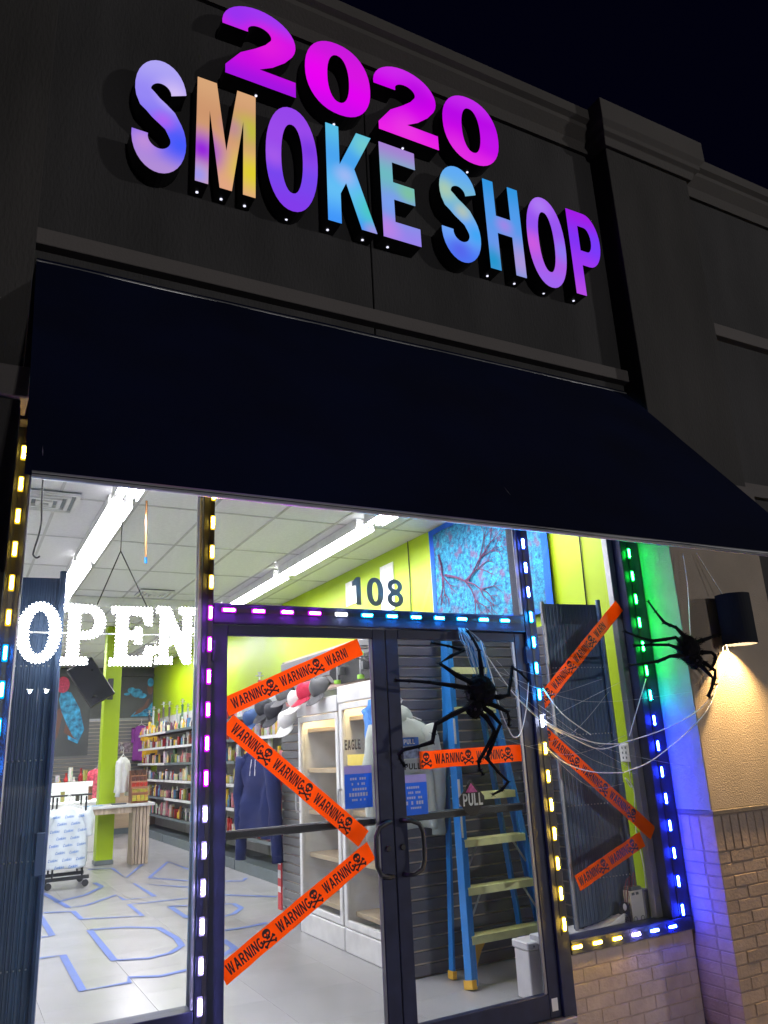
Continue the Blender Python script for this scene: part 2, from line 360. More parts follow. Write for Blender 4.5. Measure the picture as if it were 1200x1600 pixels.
def text(mb, s, org, ux, uy, h, sx=1.0, gap=.13, keys=None):
    """flat lettering: org 3D lower left, ux/uy unit vectors; returns advance"""
    org, ux, uy = Vector(org), Vector(ux), Vector(uy); x = 0
    for ch in (keys or s):
        if ch == ' ': x += .35*h*sx; continue
        w, layers = GL[ch]
        for cs in layers:
            mb.shape(cs, lambda u, v, x=x: org+ux*(x+u*h*sx)+uy*(v*h))
        x += (w+gap)*h*sx
    return x-gap*h*sx
def textw(s, h, sx=1.0, gap=.13): return sum((.35*h*sx if c == ' ' else (GL[c][0]+gap)*h*sx) for c in s)-gap*h*sx

# ================================================================ GROUND
MB().box(-150, 150, -150, 30, -.6, -.38).build('ground', M['asphalt'], kind='structure')
lot = MB().box(-60, 80, -90, -5.35, -.379, -.35).build('parking_lot', M['asphalt'], kind='structure')
pl = MB()
for i in range(-6, 9):
    pl.box(i*2.7-.05, i*2.7+.05, -10.6, -5.8, -.35, -.346)
pl.build('parking_line', M['paint'], lot)
sw = MB().box(-60, 80, -5.2, -.31, -.375, -.226).build('sidewalk', M['mortar'], kind='structure')
slab = MB().box(0, 1.49, 0, 1.62, -.226, -.22).build('paving_slab', M['concrete'], sw, bevel=.004)
slab.location = (-6, -5.18, 0)
for i in range(12):
    for j in range(3):
        if i or j: inst('paving_slab', slab, (-6+i*1.5, -5.18+j*1.63, 0), sw)
MB().box(-60, 80, -5.35, -5.2, -.375, -.22).build('kerb', M['concrete'], kind='structure', bevel=.02)
MB().box(.1, 4.14, -.31, .1, -.375, -.222).build('entrance_apron', M['concrete'], kind='structure')

# ================================================================ FACADE
def cornice(mb, x0, x1, yw, prof, ends=(False, False), ret=0):
    """extrude profile [(out, z)] along x; wraps round exposed ends"""
    ring = []
    for o, z in prof:
        ring.append([(x0-(o if ends[0] else 0), yw-o, z), (x1+(o if ends[1] else 0), yw-o, z)])
    back = [[(x0-(o if ends[0] else 0), yw+ret, z), (x1+(o if ends[1] else 0), yw+ret, z)] for o, z in prof]
    n = len(prof); vs = []
    for k in range(n): vs += [back[k][0], ring[k][0], ring[k][1], back[k][1]]
    fs = []
    for k in range(n-1):
        for j in range(3): fs.append((k*4+j, k*4+j+1, k*4+4+j+1, k*4+4+j))
    fs.append((0, 1, 2, 3)); t = (n-1)*4; fs.append((t+3, t+2, t+1, t))
    for k in range(n-1): fs.append((k*4, k*4+4, k*4+7, k*4+3))
    mb.add(vs, fs)
def street_lamp(x, y, rz, power, label):
    t = thing('street_lamp', label, 'street lamp', (x, y, -.35)); WL[t.name] = Vector((0, 0, 0)); t.rotation_euler = (0, 0, rz)
    MB().lathe([(.28, 0), (.28, .75), (.2, .8)], (0, 0, 0), 16).build('footing', M['concrete'], t)
    MB().lathe([(.09, .8), (.06, 8.0)], (0, 0, 0), 12).build('pole', M['blackpl'], t)
    for k in (-1, 1):
        MB().beam((0, 0, 7.95), (k*.35, 0, 8.0), .06, .06).build('arm', M['blackpl'], t)
        h = MB().box(min(k*.3, k*.95), max(k*.3, k*.95), -.17, .17, 7.93, 8.05).build('lamp_head', M['blackpl'], t, bevel=.02)
        MB().box(min(k*.38, k*.9), max(k*.38, k*.9), -.14, .14, 7.86, 7.929).build('lens', LENS, h, bevel=.02)
    for k in (-1, 1):
        ld = bpy.data.lights.new('street_light', 'POINT'); ld.energy = power/2; ld.color = (1, .96, .94); ld.shadow_soft_size = .12
        lo = bpy.data.objects.new('street_light', ld); COL.objects.link(lo); lo.parent = t; lo.location = (k*.64, 0, 7.7)
    return t
LENS = emat('street_lens', (1, .95, .88), 60)
street_lamp(42.8, -35.8, radians(40), 18000, 'twin headed car park lamp on the right, seen only as a reflection')
street_lamp(5.9, -68.9, 0, 27000, 'twin headed car park lamp far behind the camera, seen as a reflection')
PC = [(0, 5.96), (.035, 5.96), (.035, 6.0), (.09, 6.04), (.14, 6.06), (.14, 6.11), (.175, 6.15), (.175, 6.27), (0, 6.275)]
PCW = [(-.01, 5.97), (.03, 5.97), (.06, 6.04), (.13, 6.11), (.13, 6.15), (.17, 6.17), (.17, 6.262), (-.01, 6.267)]
PP = [(0, 5.93), (.03, 5.93), (.05, 5.99), (.085, 6.01), (.085, 6.05), (.12, 6.09), (.12, 6.28), (0, 6.285)]

sgw = thing('sign_wall', 'dark stucco wall carrying the lit letters above the navy awning', 'wall', (.12, -.12, 3.0))
MB().box(.12, 2.05-.004, -.12, .12, 3.0, 5.975).build('stucco_panel', M['stucco'], sgw, bevel=.004)
MB().box(2.05+.004, 4.13, -.12, .12, 3.0, 5.975).build('stucco_panel', M['stucco'], sgw, bevel=.004)
MB().box(.12, 4.13, -.1, .1, 5.97, 6.2).build('parapet', M['stucco'], sgw)
b = MB(); cornice(b, .12, 4.13, -.12, PCW); b.build('cornice', M['cornice'], sgw, bevel=.003)
b = MB(); cornice(b, .122, 4.128, -.12, [(0, 3.925), (.06, 3.93), (.06, 4.02), (.0, 4.03)]); b.build('ledge', M['trim'], sgw, bevel=.004)

def pillar(x0, x1, label, bricks, brick_left):
    p = thing('wall_pillar', label, 'pillar', (x0, -.3, 0))
    MB().box(x0, x1, -.3, -.0, .985, 3.02).build('lower_shaft', M['stucco_lamplit'] if bricks else M['stucco2'], p, bevel=.004)
    MB().box(x0, x1, -.3, .1, 3.17, 5.95).build('upper_shaft', M['stucco2'], p, bevel=.004)
    MB().box(x0-.002, x1+.03, -.335, .05, 3.02, 3.17).build('ledge', M['trim'], p, bevel=.005)
    b = MB(); cornice(b, x0, x1, -.3, PP, (True, True), ret=.25); b.build('cornice', M['cornice'], p, bevel=.003)
    MB().box(x0-.008, x1+.008, -.315, 0.0, .957, .985).build('flashing', M['trim'], p, bevel=.004)
    MB().box(x0+.0025, x1-.012, -.2975, -.0, -.25, .957).build('brick_core', M['mortar'], p)
    return p
pr = pillar(4.13, 5.05, 'lamp-warmed stucco pillar with brick base right of the shop window', True, True)
pl_ = pillar(-.9, .12, 'dark pillar cut by the left edge of the photo', False, False)
# bricks of the right pillar
def brick_mesh(w, d, h): return MB().box(0, w, 0, d, 0, h).build('brick', M['brick'], bevel=.005)
H = .0664; BW, G_ = .2, .006
proto = {}
def brick(x0, x1, y0, y1, z0, z1, parent, m=None):
    jx = random.uniform(-.0018, .0018)
    b = MB().box(x0, x1, y0+jx*0, y1, z0, z1)
    o = b.build('brick', m or M['brick'], parent, bevel=.0035)
    return o
nz = 14; ch = .952/nz
for k in range(nz):
    z0 = -.2+k*ch; z1 = z0+ch-G_
    odd = k % 2
    x = 4.13
    first = True
    while x < 5.05-.02:
        w = (.098 if (odd and first) else BW)
        x1 = min(x+w, 5.05)
        pr_ = random.uniform(0, .003)
        brick(x, x1, -.3-(0 if x == 4.13 else pr_), -.19 if first and not odd else -.2, z0, z1, pr)
        x = x1+G_; first = False
    # reveal side, in the x = 4.13 plane
    if odd: brick(4.13, 4.228, -.19, -.0, z0, z1, pr)
    else: brick(4.13, 4.228, -.181, -.0, z0, z1, pr)
# soldier course
x = 4.13
while x < 5.05-.02:
    x1 = min(x+.066, 5.05); brick(x, x1, -.3-random.uniform(0, .004), -.2, .752, .95, pr); x = x1+.009
y = -.191
while y < -.02:
    y1 = min(y+.066, -.0); brick(4.13, 4.23, y, y1, .752, .95, pr); y = y1+.009
MB().box(4.126, 4.13, -.298, -.004, .986, 2.96).build('painted_reveal', M['reveal'], pr)
MB().box(4.105, 4.13, -.12, 0.0, 2.96, 3.0).build('soffit_trim', M['trim'], pr)
MB().box(.12, .124, -.298, -.004, -.2, 2.98).build('painted_reveal', M['reveal'], pl_)

# neighbouring wall to the right, and to the left
nb = thing('neighbour_wall', 'lower dark wall of the next shop at the right edge', 'wall', (5.05, -.12, 0))
MB().box(5.05, 12, -.12, .12, -.24, 5.98).build('stucco_panel', M['stucco'], nb)
b = MB(); cornice(b, 5.05, 12, -.12, PCW); b.build('cornice', M['cornice'], nb, bevel=.003)
b = MB(); cornice(b, 5.08, 12, -.12, [(0, 4.565), (.06, 4.57), (.06, 4.68), (0, 4.69)]); b.build('ledge', M['trim'], nb, bevel=.004)
b = MB(); cornice(b, 5.08, 12, -.12, [(0, 3.18), (.05, 3.18), (.05, 3.285), (0, 3.29)]); b.build('lower_ledge', M['trim'], nb, bevel=.004)
nl = thing('neighbour_wall', 'dark wall beyond the left pillar', 'wall', (-8, -.12, 0))
MB().box(-8, -.9, -.12, .12, -.24, 5.98).build('stucco_panel', M['stucco'], nl)
b = MB(); cornice(b, -8, -.9, -.12, PCW); b.build('cornice', M['cornice'], nl, bevel=.003)

# brick wall under the right window
bk = thing('brick_bulkhead', 'low tan painted brick wall under the right window', 'wall', (3.13, 0, 0))
MB().box(3.14, 4.125, -.0095, .12, -.24, .29).build('brick_core', M['mortar2'], bk)
nz = 7; ch = .508/nz
for k in range(nz):
    z0 = -.218+k*ch; x = 3.13; first = True
    while x < 4.12:
        w = .096 if (k % 2 and first) else .2
        x1 = min(x+w, 4.124); brick(x, x1, -.012-random.uniform(0, .0015), .06, z0, z0+ch-.004, bk, M['brick_pale']); x = x1+.006; first = False
bl = thing('brick_bulkhead', 'low brick wall under the left window', 'wall', (.125, 0, 0))
MB().box(.13, 1.0, .03, .12, -.24, .31).build('brick_core', M['mortar'], bl)
for k in range(7):
    z0 = -.218+k*.0752; x = .125; first = True
    while x < 1.0:
        w = .096 if (k % 2 and first) else .2
        x1 = min(x+w, 1.01); brick(x, x1, -.01, .06, z0, z0+.0672, bl, M['brick_pale']); x = x1+.006; first = False

# ================================================================ STOREFRONT
sf = thing('storefront', 'black framed shop window front with glazing around the double doors', 'shop window', (2.1, .03, 0))
def fr(name, x0, x1, z0, z1, y0=-.03, y1=.08, m='frame'): return MB().box(x0, x1, y0, y1, z0, z1).build(name, M[m], sf, bevel=.003)
fr('jamb', .126, .2, .33, 3.0)
fr('jamb', 3.955, 4.122, .37, 3.0)
fr('mullion', 1.032, 1.092, 0, 3.0)
fr('mullion', 3.056, 3.146, 0, 3.0)
fr('transom_bar', 1.094, 3.054, 2.09, 2.19)
fr('head', .2, 1.030, 2.9, 3.0); fr('head', 1.094, 3.054, 2.9, 3.0); fr('head', 3.148, 3.953, 2.9, 3.0)
fr('sill', .202, 1.030, .315, .395); fr('sill', 3.148, 4.12, .295, .368, -.035, .09)
fr('glazing_bead', 1.014, 1.030, .397, 2.88, -.026, -.016, 'alu')
fr('glazing_bead', 3.03, 3.052, 2.2, 2.88, -.026, -.016, 'alu')
fr('inner_frame', 3.9, 3.953, .372, 2.88, .04, .09, 'alu')
fr('inner_frame', .2, .212, .397, 2.88, .04, .09, 'alu')
fr('inner_frame', 1.03, 1.1, .0, 2.88, .082, .1, 'alu')
for x0, x1, z0, z1 in ((.2, 1.030, .395, 2.9), (1.094, 3.054, 2.19, 2.9), (3.148, 3.953, .368, 2.9)):
    MB().box(x0+.001, x1-.001, .017, .023, z0+.001, z1-.001).build('glass_pane', M['glass'], sf)
# doors
def door(x0, x1, label, hinge_left):
    d = thing('glass_door', label, 'door', ((x0+x1)/2, .01, 0))
    y0, y1 = -.012, .032
    s = .078
    fr_ = lambda n, a, b, c, e, q0=y0, q1=y1, m='frame': MB().box(a, b, q0, q1, c, e).build(n, M[m], d, bevel=.003)
    fr_('stile', x0, x0+s, .012, 2.083); fr_('stile', x1-s, x1, .012, 2.083)
    fr_('top_rail', x0+s, x1-s, 2.032, 2.083); fr_('bottom_rail', x0+s, x1-s, .012, .128)
    a, b = x0+s, x1-s
    fr_('glazing_bead', (b-.02 if hinge_left else b-.022), b-.001, .13, 2.03, -.009, .001, 'alu')
    MB().box(a+.001, b-.001, .017, .023, .129, 2.031).build('glass_pane', M['glass'], d)
    pb = MB().beam((a-.02, .085, 1.08), (b+.02, .085, 1.08), .03, .042).build('push_bar', M['blackpl'], d, bevel=.008)
    MB().box(a-.06, a-.01, .034, .1, 1.05, 1.11).build('bracket', M['blackpl'], pb)
    hx = x1-.04 if hinge_left else x0+.04
    sg = -1 if hinge_left else 1
    pts = [(hx, -.012, 1.08), (hx, -.05, 1.08), (hx+sg*.03, -.068, 1.078), (hx+sg*.075, -.07, 1.06), (hx+sg*.095, -.07, 1.02), (hx+sg*.098, -.07, .95), (hx+sg*.095, -.07, .88), (hx+sg*.075, -.07, .838), (hx+sg*.03, -.068, .822), (hx, -.05, .82), (hx, -.012, .82)]
    t = MB().tube(pts, .0125, 10); t.smooth = True; t.build('pull_handle', M['blackpl'], d)
    k = MB().lathe([(.013, -.004), (.015, .0), (.015, .008)], (hx, -.02, .95), 14, axis='y'); k.build('lock_cylinder', M['black'], d)
    MB().beam((x0 if hinge_left else x1, -.02, 1.9), (x0 if hinge_left else x1, -.02, 2.0), .02, .02).build('hinge', M['frame'], d)
    return d
dl = door(1.094, 2.072, 'left glass door with three orange tapes across it', True)
dr = door(2.078, 3.053, 'right glass door with a blue ladder behind it', False)
MB().box(2.99, 3.03, -.0145, -.0125, .045, .105).build('rail_label', M['white'], dr)
MB().box(1.034, 3.12, -.06, .1, -.02, .01).build('threshold', M['alu'], sf, bevel=.004)
MB().box(1.034, 3.12, -.09, .1, -.222, -.021).build('door_step', M['concrete'], sf, bevel=.006)

# ---------------------------------------------------------------- LED strips
LC = {'Y': ((1, .6, .03), 220), 'M': ((.7, .015, 1), 260), 'L': ((.5, .4, 1), 240), 'C': ((.0, .38, 1), 380), 'W': ((.8, .85, 1), 200), 'G': ((.0, 1, .05), 190), 'T': ((.0, .8, .6), 200), 'B': ((.004, .025, 1), 460), 'V': ((.06, .15, 1), 260)}
LEDM = {k: emat('led_'+k, tuple(v+.008 for v in c), q) for k, (c, q) in LC.items()}
HALO = {k: emat('led_lens_'+k, c, 1.15) for k, (c, q) in LC.items()}  # glowing plates stand in for the coloured bloom around each LED
def led_core(vert):
    a, b = (.0065, .03) if vert else (.03, .0065)
    return MB().box(-a, a, -.014, -.0035, -b, b)
def led_lens(vert):  # wider than the core, shaped as its halo
    a, b = (.0125, .039) if vert else (.039, .0125)
    return MB().box(-a, a, -.0065, 0, -b, b)
LP = {}
def strip(label, ends, mods, vert):
    """mods: list of (x, z, colour code)"""
    (x0, z0), (x1, z1) = ends
    t = thing('led_strip', label, 'led strip', (x0, -.034, z0), group='LED strips around the shop windows')
    b = MB()
    if vert: b.box(x0-.009, x0+.009, -.033, -.0302, min(z0, z1), max(z0, z1))
    else: b.box(x0, x1, -.033, -.0302, z0-.009, z0+.009)
    b.build('strip_backing', M['blackpl'], t)
    for x, z, c in mods:
        key = (c, vert)
        if key not in LP:
            lo = led_lens(vert).build('led_module', HALO[c], None, bevel=.004); co = led_core(vert).build('led_core', LEDM[c], None, bevel=.003)
            LP[key] = (lo.data, co.data)
            for o in (lo, co): bpy.data.objects.remove(o)
        o = bpy.data.objects.new('led_module', LP[key][0]); COL.objects.link(o); o.parent = t; o.location = Vector((x, -.0335, z))-wl(t)
        q = bpy.data.objects.new('led_core', LP[key][1]); COL.objects.link(q); q.parent = o
P = .157
strip('LED strip on the far left jamb, glowing yellow then cyan', ((.163, 3.0), (.163, .36)), [(.163, 2.868-P*i, 'Y' if i < 6 else 'C') for i in range(16)], True)
strip('LED strip left of the doors, yellow then magenta then pale violet', ((1.074, 2.8), (1.062, .2)), [(1.08-.0016*i, 2.765-P*i, 'Y' if i < 4 else 'M' if i < 10 else 'L') for i in range(17) if i != 4 or True], True)
strip('horizontal LED strip over the doors, magenta then cyan', ((1.12, 2.154), (3.04, 2.154)), [(1.169+P*i, 2.154, c) for i, c in zip(range(12), 'MMMMWCCCCCCC')], False)
strip('LED strip right of the doors, blue on top and yellow below', ((3.1, 2.85), (3.1, .4)), [(3.096+.001*i, 2.655-P*i, c) for i, c in enumerate('VVVCCCCWYYYYYYY')], True)
strip('LED strip by the pillar, green on top and blue below', ((4.024, 2.85), (4.036, .38)), [(4.019+.0014*i, 2.659-.1605*i, c) for i, c in enumerate('GGGGGGTBBBBBBBB')], True)
strip('LED strip along the right window sill, yellow then blue', ((3.15, .33), (4.09, .33)), [(3.185+.15*i, .333, c) for i, c in enumerate('YYYLVB')], False)

# ---------------------------------------------------------------- awning
aw = thing('awning', 'large navy canvas awning sloping out over the shop front', 'awning', (2.1, -.12, 3.87))
A0, A1 = Vector((0, -.13, 3.875)), Vector((0, -1.345, 2.315))
b = MB(); nx, ny = 40, 14; x0, x1 = .135, 4.105
nrm = Vector((0, -(A0.z-A1.z), -(A1.y-A0.y)*-1)).normalized(); nrm = Vector((0, A1.z-A0.z, A0.y-A1.y)).normalized()
if nrm.z < 0: nrm = -nrm
for side in (0, 1):
    for j in range(ny+1):
        for i in range(nx+1):
            p = A0.lerp(A1, j/ny); u = i/nx
            sag = -.012*sin(pi*j/ny)*abs(sin(pi*u*4))+.004*noise.noise(Vector((u*9, j*.5, 0)))
            p = p+nrm*(sag-(.006 if side else 0)); b.v.append((x0+(x1-x0)*u-.02*(1-u)*j/ny, p.y, p.z))
n1 = (nx+1)*(ny+1)
for j in range(ny):
    for i in range(nx):
        a = j*(nx+1)+i; b.f.append((a, a+1, a+nx+2, a+nx+1)); b.f.append((n1+a, n1+a+nx+1, n1+a+nx+2, n1+a+1))
b.smooth = True; b.build('canopy', M['awning'], aw, recalc=False)
MB().tube([(x0, -1.33, 2.318), (x1, -1.33, 2.318)], .013, 10).build('front_bar', M['steel'], aw)
MB().tube([(x0, -.145, 3.84), (x1, -.145, 3.84)], .013, 8).build('wall_bar', M['steel'], aw)
for i in range(5):
    x = x0+.03+(x1-x0-.06)*i/4
    MB().tube([(x, -.15, 3.82), (x, -1.32, 2.325)], .012, 8).build('rib', M['steel'], aw)

# ---------------------------------------------------------------- lit letters
def sign_letter(parent, ch, x0, x1, z0, h, m, label, holes):
    w, layers = GL[ch]; sx = (x1-x0)/w; Yf, Yb = -.247, -.121
    L0 = MB()
    for cs in layers:
        cs2 = [[(x0+u*sx, z0+v*h) for u, v in c] for c in cs]
        L0.shape(cs2, lambda u, v: (u, Yf, v), lambda u, v: (u, Yb, v))
    let = L0.build('channel_letter', M['blackpl'], parent, label=label)
    F = MB()
    for cs in layers:
        cs2 = [[(x0+u*sx, z0+v*h) for u, v in c] for c in cs]
        F.shape(cs2, lambda u, v: (u, -.251, v), lambda u, v: (u, -.2475, v))
    F.build('letter_face', m, let)
    if holes:
        Hh = MB()
        for hx, hz in holes: Hh.lathe([(.008, 0), (.008, .004)], (hx, -.16, hz-.0045), 10)
        Hh.build('drain_hole_light', HOLE, let)
    return let
HOLE = emat('drain_light', (.8, .8, 1), 1.4)
Z1, H1 = 4.515, .725
def lm(n, ramp, spots=(), axis='z', lo=-.36, hi=.36): return lettermat(n, ramp, spots, axis, lo, hi, 1.0)
s1 = thing('shop_sign', 'lit lettering reading SMOKE SHOP in rainbow colours above the awning', 'sign', (2.25, -.25, Z1+H1/2))
ox = lambda x: x-2.25
LAV, PUR, BLU, CYA, MAG = (178, 160, 245), (135, 62, 225), (70, 85, 250), (60, 165, 235), (225, 20, 235)
SP = [
 ('S', .539, .829, lm('l1', [(176, 140, 215), (118, 98, 245), (150, 135, 245), (175, 165, 245)], [(ox(.80), -.16, .2, (70, 90, 250), 1), (ox(.76), .17, .16, (215, 195, 245), .9), (ox(.6), -.2, .14, (205, 150, 210), .7), (ox(.7), -.03, .1, (190, 90, 240), .6)]), 'letter S in lavender and blue', [(.66, Z1)]),
 ('M', .885, 1.236, lm('l2', [(225, 165, 130), (215, 160, 120), (205, 150, 110), (215, 165, 120)], [(ox(.92), -.14, .2, (150, 40, 220), 1), (ox(.90), -.32, .14, (160, 150, 235), 1), (ox(1.22), -.2, .22, (222, 205, 50), 1), (ox(1.2), .1, .18, (190, 190, 60), .9), (ox(1.1), .08, .12, (190, 130, 160), .7)]), 'letter M in peach, purple and yellow', [(.92, Z1), (1.06, Z1), (1.2, Z1)]),
 ('O', 1.3, 1.634, lm('l3', [(130, 60, 235), (120, 70, 238), (155, 75, 235), (150, 70, 235)], [(ox(1.35), -.02, .14, (165, 90, 235), .9), (ox(1.58), .1, .16, (110, 50, 225), .7)]), 'first letter O in violet', [(1.46, Z1-.01)]),
 ('K', 1.696, 2.025, lm('l4', [(65, 150, 250), (100, 190, 245), (75, 165, 240), (90, 190, 230)], [(ox(2.0), -.2, .2, (75, 200, 195), 1), (ox(1.82), .0, .12, (165, 185, 245), .8), (ox(1.97), .28, .16, (115, 205, 205), .9), (ox(2.0), -.36, .1, (170, 150, 220), .8)]), 'letter K in sky blue and turquoise', [(1.73, Z1), (1.97, Z1)]),
 ('E', 2.076, 2.35, lm('l5', [(150, 130, 235), (125, 150, 230), (110, 185, 195), (165, 130, 210)], [(ox(2.1), -.3, .16, (190, 130, 230), .8), (ox(2.28), .02, .14, (125, 195, 150), .8), (ox(2.15), -.1, .14, (120, 160, 240), .8)]), 'letter E in violet and blue green', [(2.15, Z1), ]),
 ('S', 2.528, 2.832, lm('l6', [(75, 120, 245), (110, 165, 245), (120, 185, 210), (95, 170, 245)], [(ox(2.57), .16, .14, (175, 205, 170), .8), (ox(2.8), -.14, .14, (60, 165, 245), .9), (ox(2.65), -.3, .14, (85, 100, 235), .9), (ox(2.7), .02, .1, (190, 200, 170), .7)]), 'second letter S in light blue and green', [(2.68, Z1)]),
 ('H', 2.898, 3.2, lm('l7', [(75, 150, 220), (100, 150, 235), (80, 155, 235), (50, 150, 225)], [(ox(3.16), -.25, .26, (170, 150, 220), 1), (ox(3.05), .02, .12, (165, 130, 230), .8), (ox(2.93), -.3, .16, (30, 150, 205), .9)]), 'letter H in blue and lilac', [(2.93, Z1), (3.16, Z1)]),
 ('O', 3.253, 3.6, lm('l8', [(160, 100, 240), (175, 90, 230), (150, 85, 240), (165, 90, 240)], [(ox(3.29), -.05, .16, (205, 90, 225), .9), (ox(3.57), -.05, .16, (140, 120, 245), .9), (ox(3.4), .3, .16, (175, 130, 245), .7)]), 'second letter O in orchid violet', [(3.42, Z1-.01)]),
 ('P', 3.655, 3.955, lm('l9', [(180, 75, 230), (155, 55, 240), (130, 50, 245), (160, 30, 230)], [(ox(3.9), .1, .2, (120, 60, 250), .9)]), 'letter P in bright violet', [(3.70, Z1)]),
]
for ch, a, b_, m, lb, ho in SP: sign_letter(s1, ch, a, b_, Z1, H1, m, lb, ho)
Z2, H2 = 5.355, .555
s2 = thing('shop_sign', 'lit magenta numerals 2020 on top of the sign wall', 'sign', (2.06, -.25, Z2+H2/2))
ox2 = lambda x: x-2.06
m1 = lm('d1', [(165, 20, 225), (205, 15, 225), (215, 20, 228), (160, 55, 240)], [(ox2(1.1), .2, .22, (150, 50, 240), .9), (ox2(1.3), .05, .2, (228, 30, 220), .8)], lo=-.28, hi=.28)
m2 = lm('d2', [(205, 10, 235), (225, 5, 240), (215, 20, 225), (200, 25, 220)], [(ox2(1.65), .0, .2, (240, 0, 245), .7)], lo=-.28, hi=.28)
m3 = lm('d3', [(235, 35, 230), (215, 15, 232), (205, 0, 235), (205, 40, 235)], [(ox2(2.4), .15, .2, (185, 10, 225), .8), (ox2(2.3), -.2, .2, (235, 60, 225), .7)], lo=-.28, hi=.28)
m4 = lm('d4', [(225, 40, 228), (205, 10, 230), (185, 10, 230), (195, 40, 235)], [(ox2(3.02), -.05, .2, (190, 20, 235), .8), (ox2(2.7), -.2, .2, (225, 45, 225), .8)], lo=-.28, hi=.28)
for ch, a, b_, m, lb in (('2', 1.035, 1.505, m1, 'first numeral 2'), ('0', 1.566, 2.032, m2, 'first numeral 0'), ('2', 2.072, 2.556, m3, 'second numeral 2'), ('0', 2.604, 3.08, m4, 'last numeral 0')):
    sign_letter(s2, ch, a, b_, Z2, H2, m, lb, [((a+b_)/2, Z2-(.011 if ch == '0' else .005))])

# ---------------------------------------------------------------- wall sconce
sc = thing('wall_sconce', 'black cylinder wall lamp shining warm light down the pillar', 'lamp', (4.51, -.45, 2.0))
b = MB(); n = 28; ro, ri, c = .108, .102, (4.505, -.425)
prof = [(ri, 1.985), (ro, 1.985), (ro, 2.315), (.0, 2.32)]
base = len(b.v)
b.lathe([(ri, 2.29), (ri, 1.985), (ro, 1.985), (ro, 2.315)], (c[0], c[1], 0), 32)
b.smooth = False; b.build('housing', M['lampblk'], sc, recalc=True)
MB().lathe([(.098, 2.286), (.098, 2.289)], (c[0], c[1], 0), 24).build('reflector', M['white'], sc)
MB().box(4.485, 4.525, -.325, -.3002, 2.1, 2.22).build('wall_plate', M['lampblk'], sc, bevel=.004)
q = MB(); q.ball((c[0], c[1], 2.15), .05, .05, .055, 14, 8); q.smooth = True; q.build('bulb', emat('warm_bulb', (1, .63, .25), 3000), sc)

# ================================================================ INTERIOR SHELL
fl = MB().box(-.2, 4.2, .1, 15.2, -.1, -.002).build('floor', M['mortar'], kind='structure')
ft = MB().box(0, .6078, 0, .6078, -.002, .008).build('floor_tile', M['floor'], fl, bevel=.0007)
ft.location = (.02, .1, 0)
for i in range(7):
    for j in range(25):
        if i or j: inst('floor_tile', ft, (.02+i*.609, .1+j*.609, 0), fl)
def walls(n, *a, m='wall'): return MB().box(*a).build(n, M[m], kind='structure')
walls('right_wall', 4.0, 4.1, .1, 15.2, 0, 3.5, m='lime')
walls('left_wall', -.12, 0.0, .1, 15.2, 0, 3.5, m='wall')
bw = walls('back_wall', -.12, 4.1, 15.0, 15.15, 0, 3.5, m='darkwall')
MB().box(0, 4.0, 14.93, 15, 3.3, 3.36).build('picture_ledge', M['darkwall'], bw)
MB().box(0, 4.0, 14.96, 15, 2.32, 2.37).build('trim', M['alu'], bw)
sl = MB().box(0, 4.0, 14.975, 15, .05, 2.32).build('slat_backing', M['slatgap'], bw)
b = MB()
for k in range(29): b.box(0, 4.0, 14.955, 14.975, .06+k*.078, .06+k*.078+.066)
b.build('slat_panel', M['slat'], bw, kind='stuff')
walls('front_wall', -.12, .125, .0, .1, 0, 3.5)
MB().box(.0, 4.1, .1, .14, 2.98, 3.5).build('front_wall', M['wall'], kind='structure')
ce = MB().box(-.12, 4.1, .1, 15.2, 3.53, 3.6).build('ceiling', M['wall'], kind='structure')
ct = MB().box(.008, .602, .008, 1.21, 3.503, 3.53).build('ceiling_tile', M['tile'], ce, bevel=.003)
ct.location = (-.05, .14, 0)
for i in range(7):
    for j in range(13):
        if i or j: inst('ceiling_tile', ct, (-.05+i*.61, .14+j*1.218, 0), ce)
b = MB()
for i in range(8): b.box(-.05+i*.61-.012, -.05+i*.61+.012, .14, 15, 3.497, 3.512)
for j in range(14): b.box(0, 4, .14+j*1.218-.012, .14+j*1.218+.012, 3.4975, 3.5115)
b.build('ceiling_grid', M['grid'], ce)
MB().box(0, 4, 6.62, 6.78, 3.36, 3.497).build('ceiling_beam', M['tile'], ce, bevel=.004)

# fluorescent strip lights
tubem = emat('fluorescent', (.97, .93, 1), TUBE)
LBL = {}
for x, sd in ((1.0, 'left'), (3.2, 'right')):
    for y, w in ((.16, 'nearest'), (2.35, 'second'), (4.54, 'third'), (8.6, 'fourth'), (10.9, 'farthest')):  # back two units of the left run are unseen, added for their light
        LBL[(x, y)] = w+' strip light of the '+sd+' ceiling run'
for (x, y), lb in LBL.items():
    t = thing('strip_light', lb, 'ceiling light', (x, y+1.0, 3.44), group='ceiling strip lights')
    h = MB().shape([[(-.09, 3.497), (-.1, 3.398), (-.095, 3.398), (-.072, 3.452), (.072, 3.452), (.095, 3.398), (.1, 3.398), (.09, 3.497)]], lambda u, v: (x+u, y, v), lambda u, v: (x+u, y+2.03, v)).build('housing', M['white'], t)
    for s in (-1, 1):
        MB().tube([(x+s*.038, y+.02, 3.418), (x+s*.038, y+2.01, 3.418)], .022, 8).build('tube', tubem, t)
        for yy in (y+.004, y+2.01): MB().box(x+s*.038-.012, x+s*.038+.012, yy, yy+.016, 3.402, 3.45).build('lamp_holder', M['white'], t)
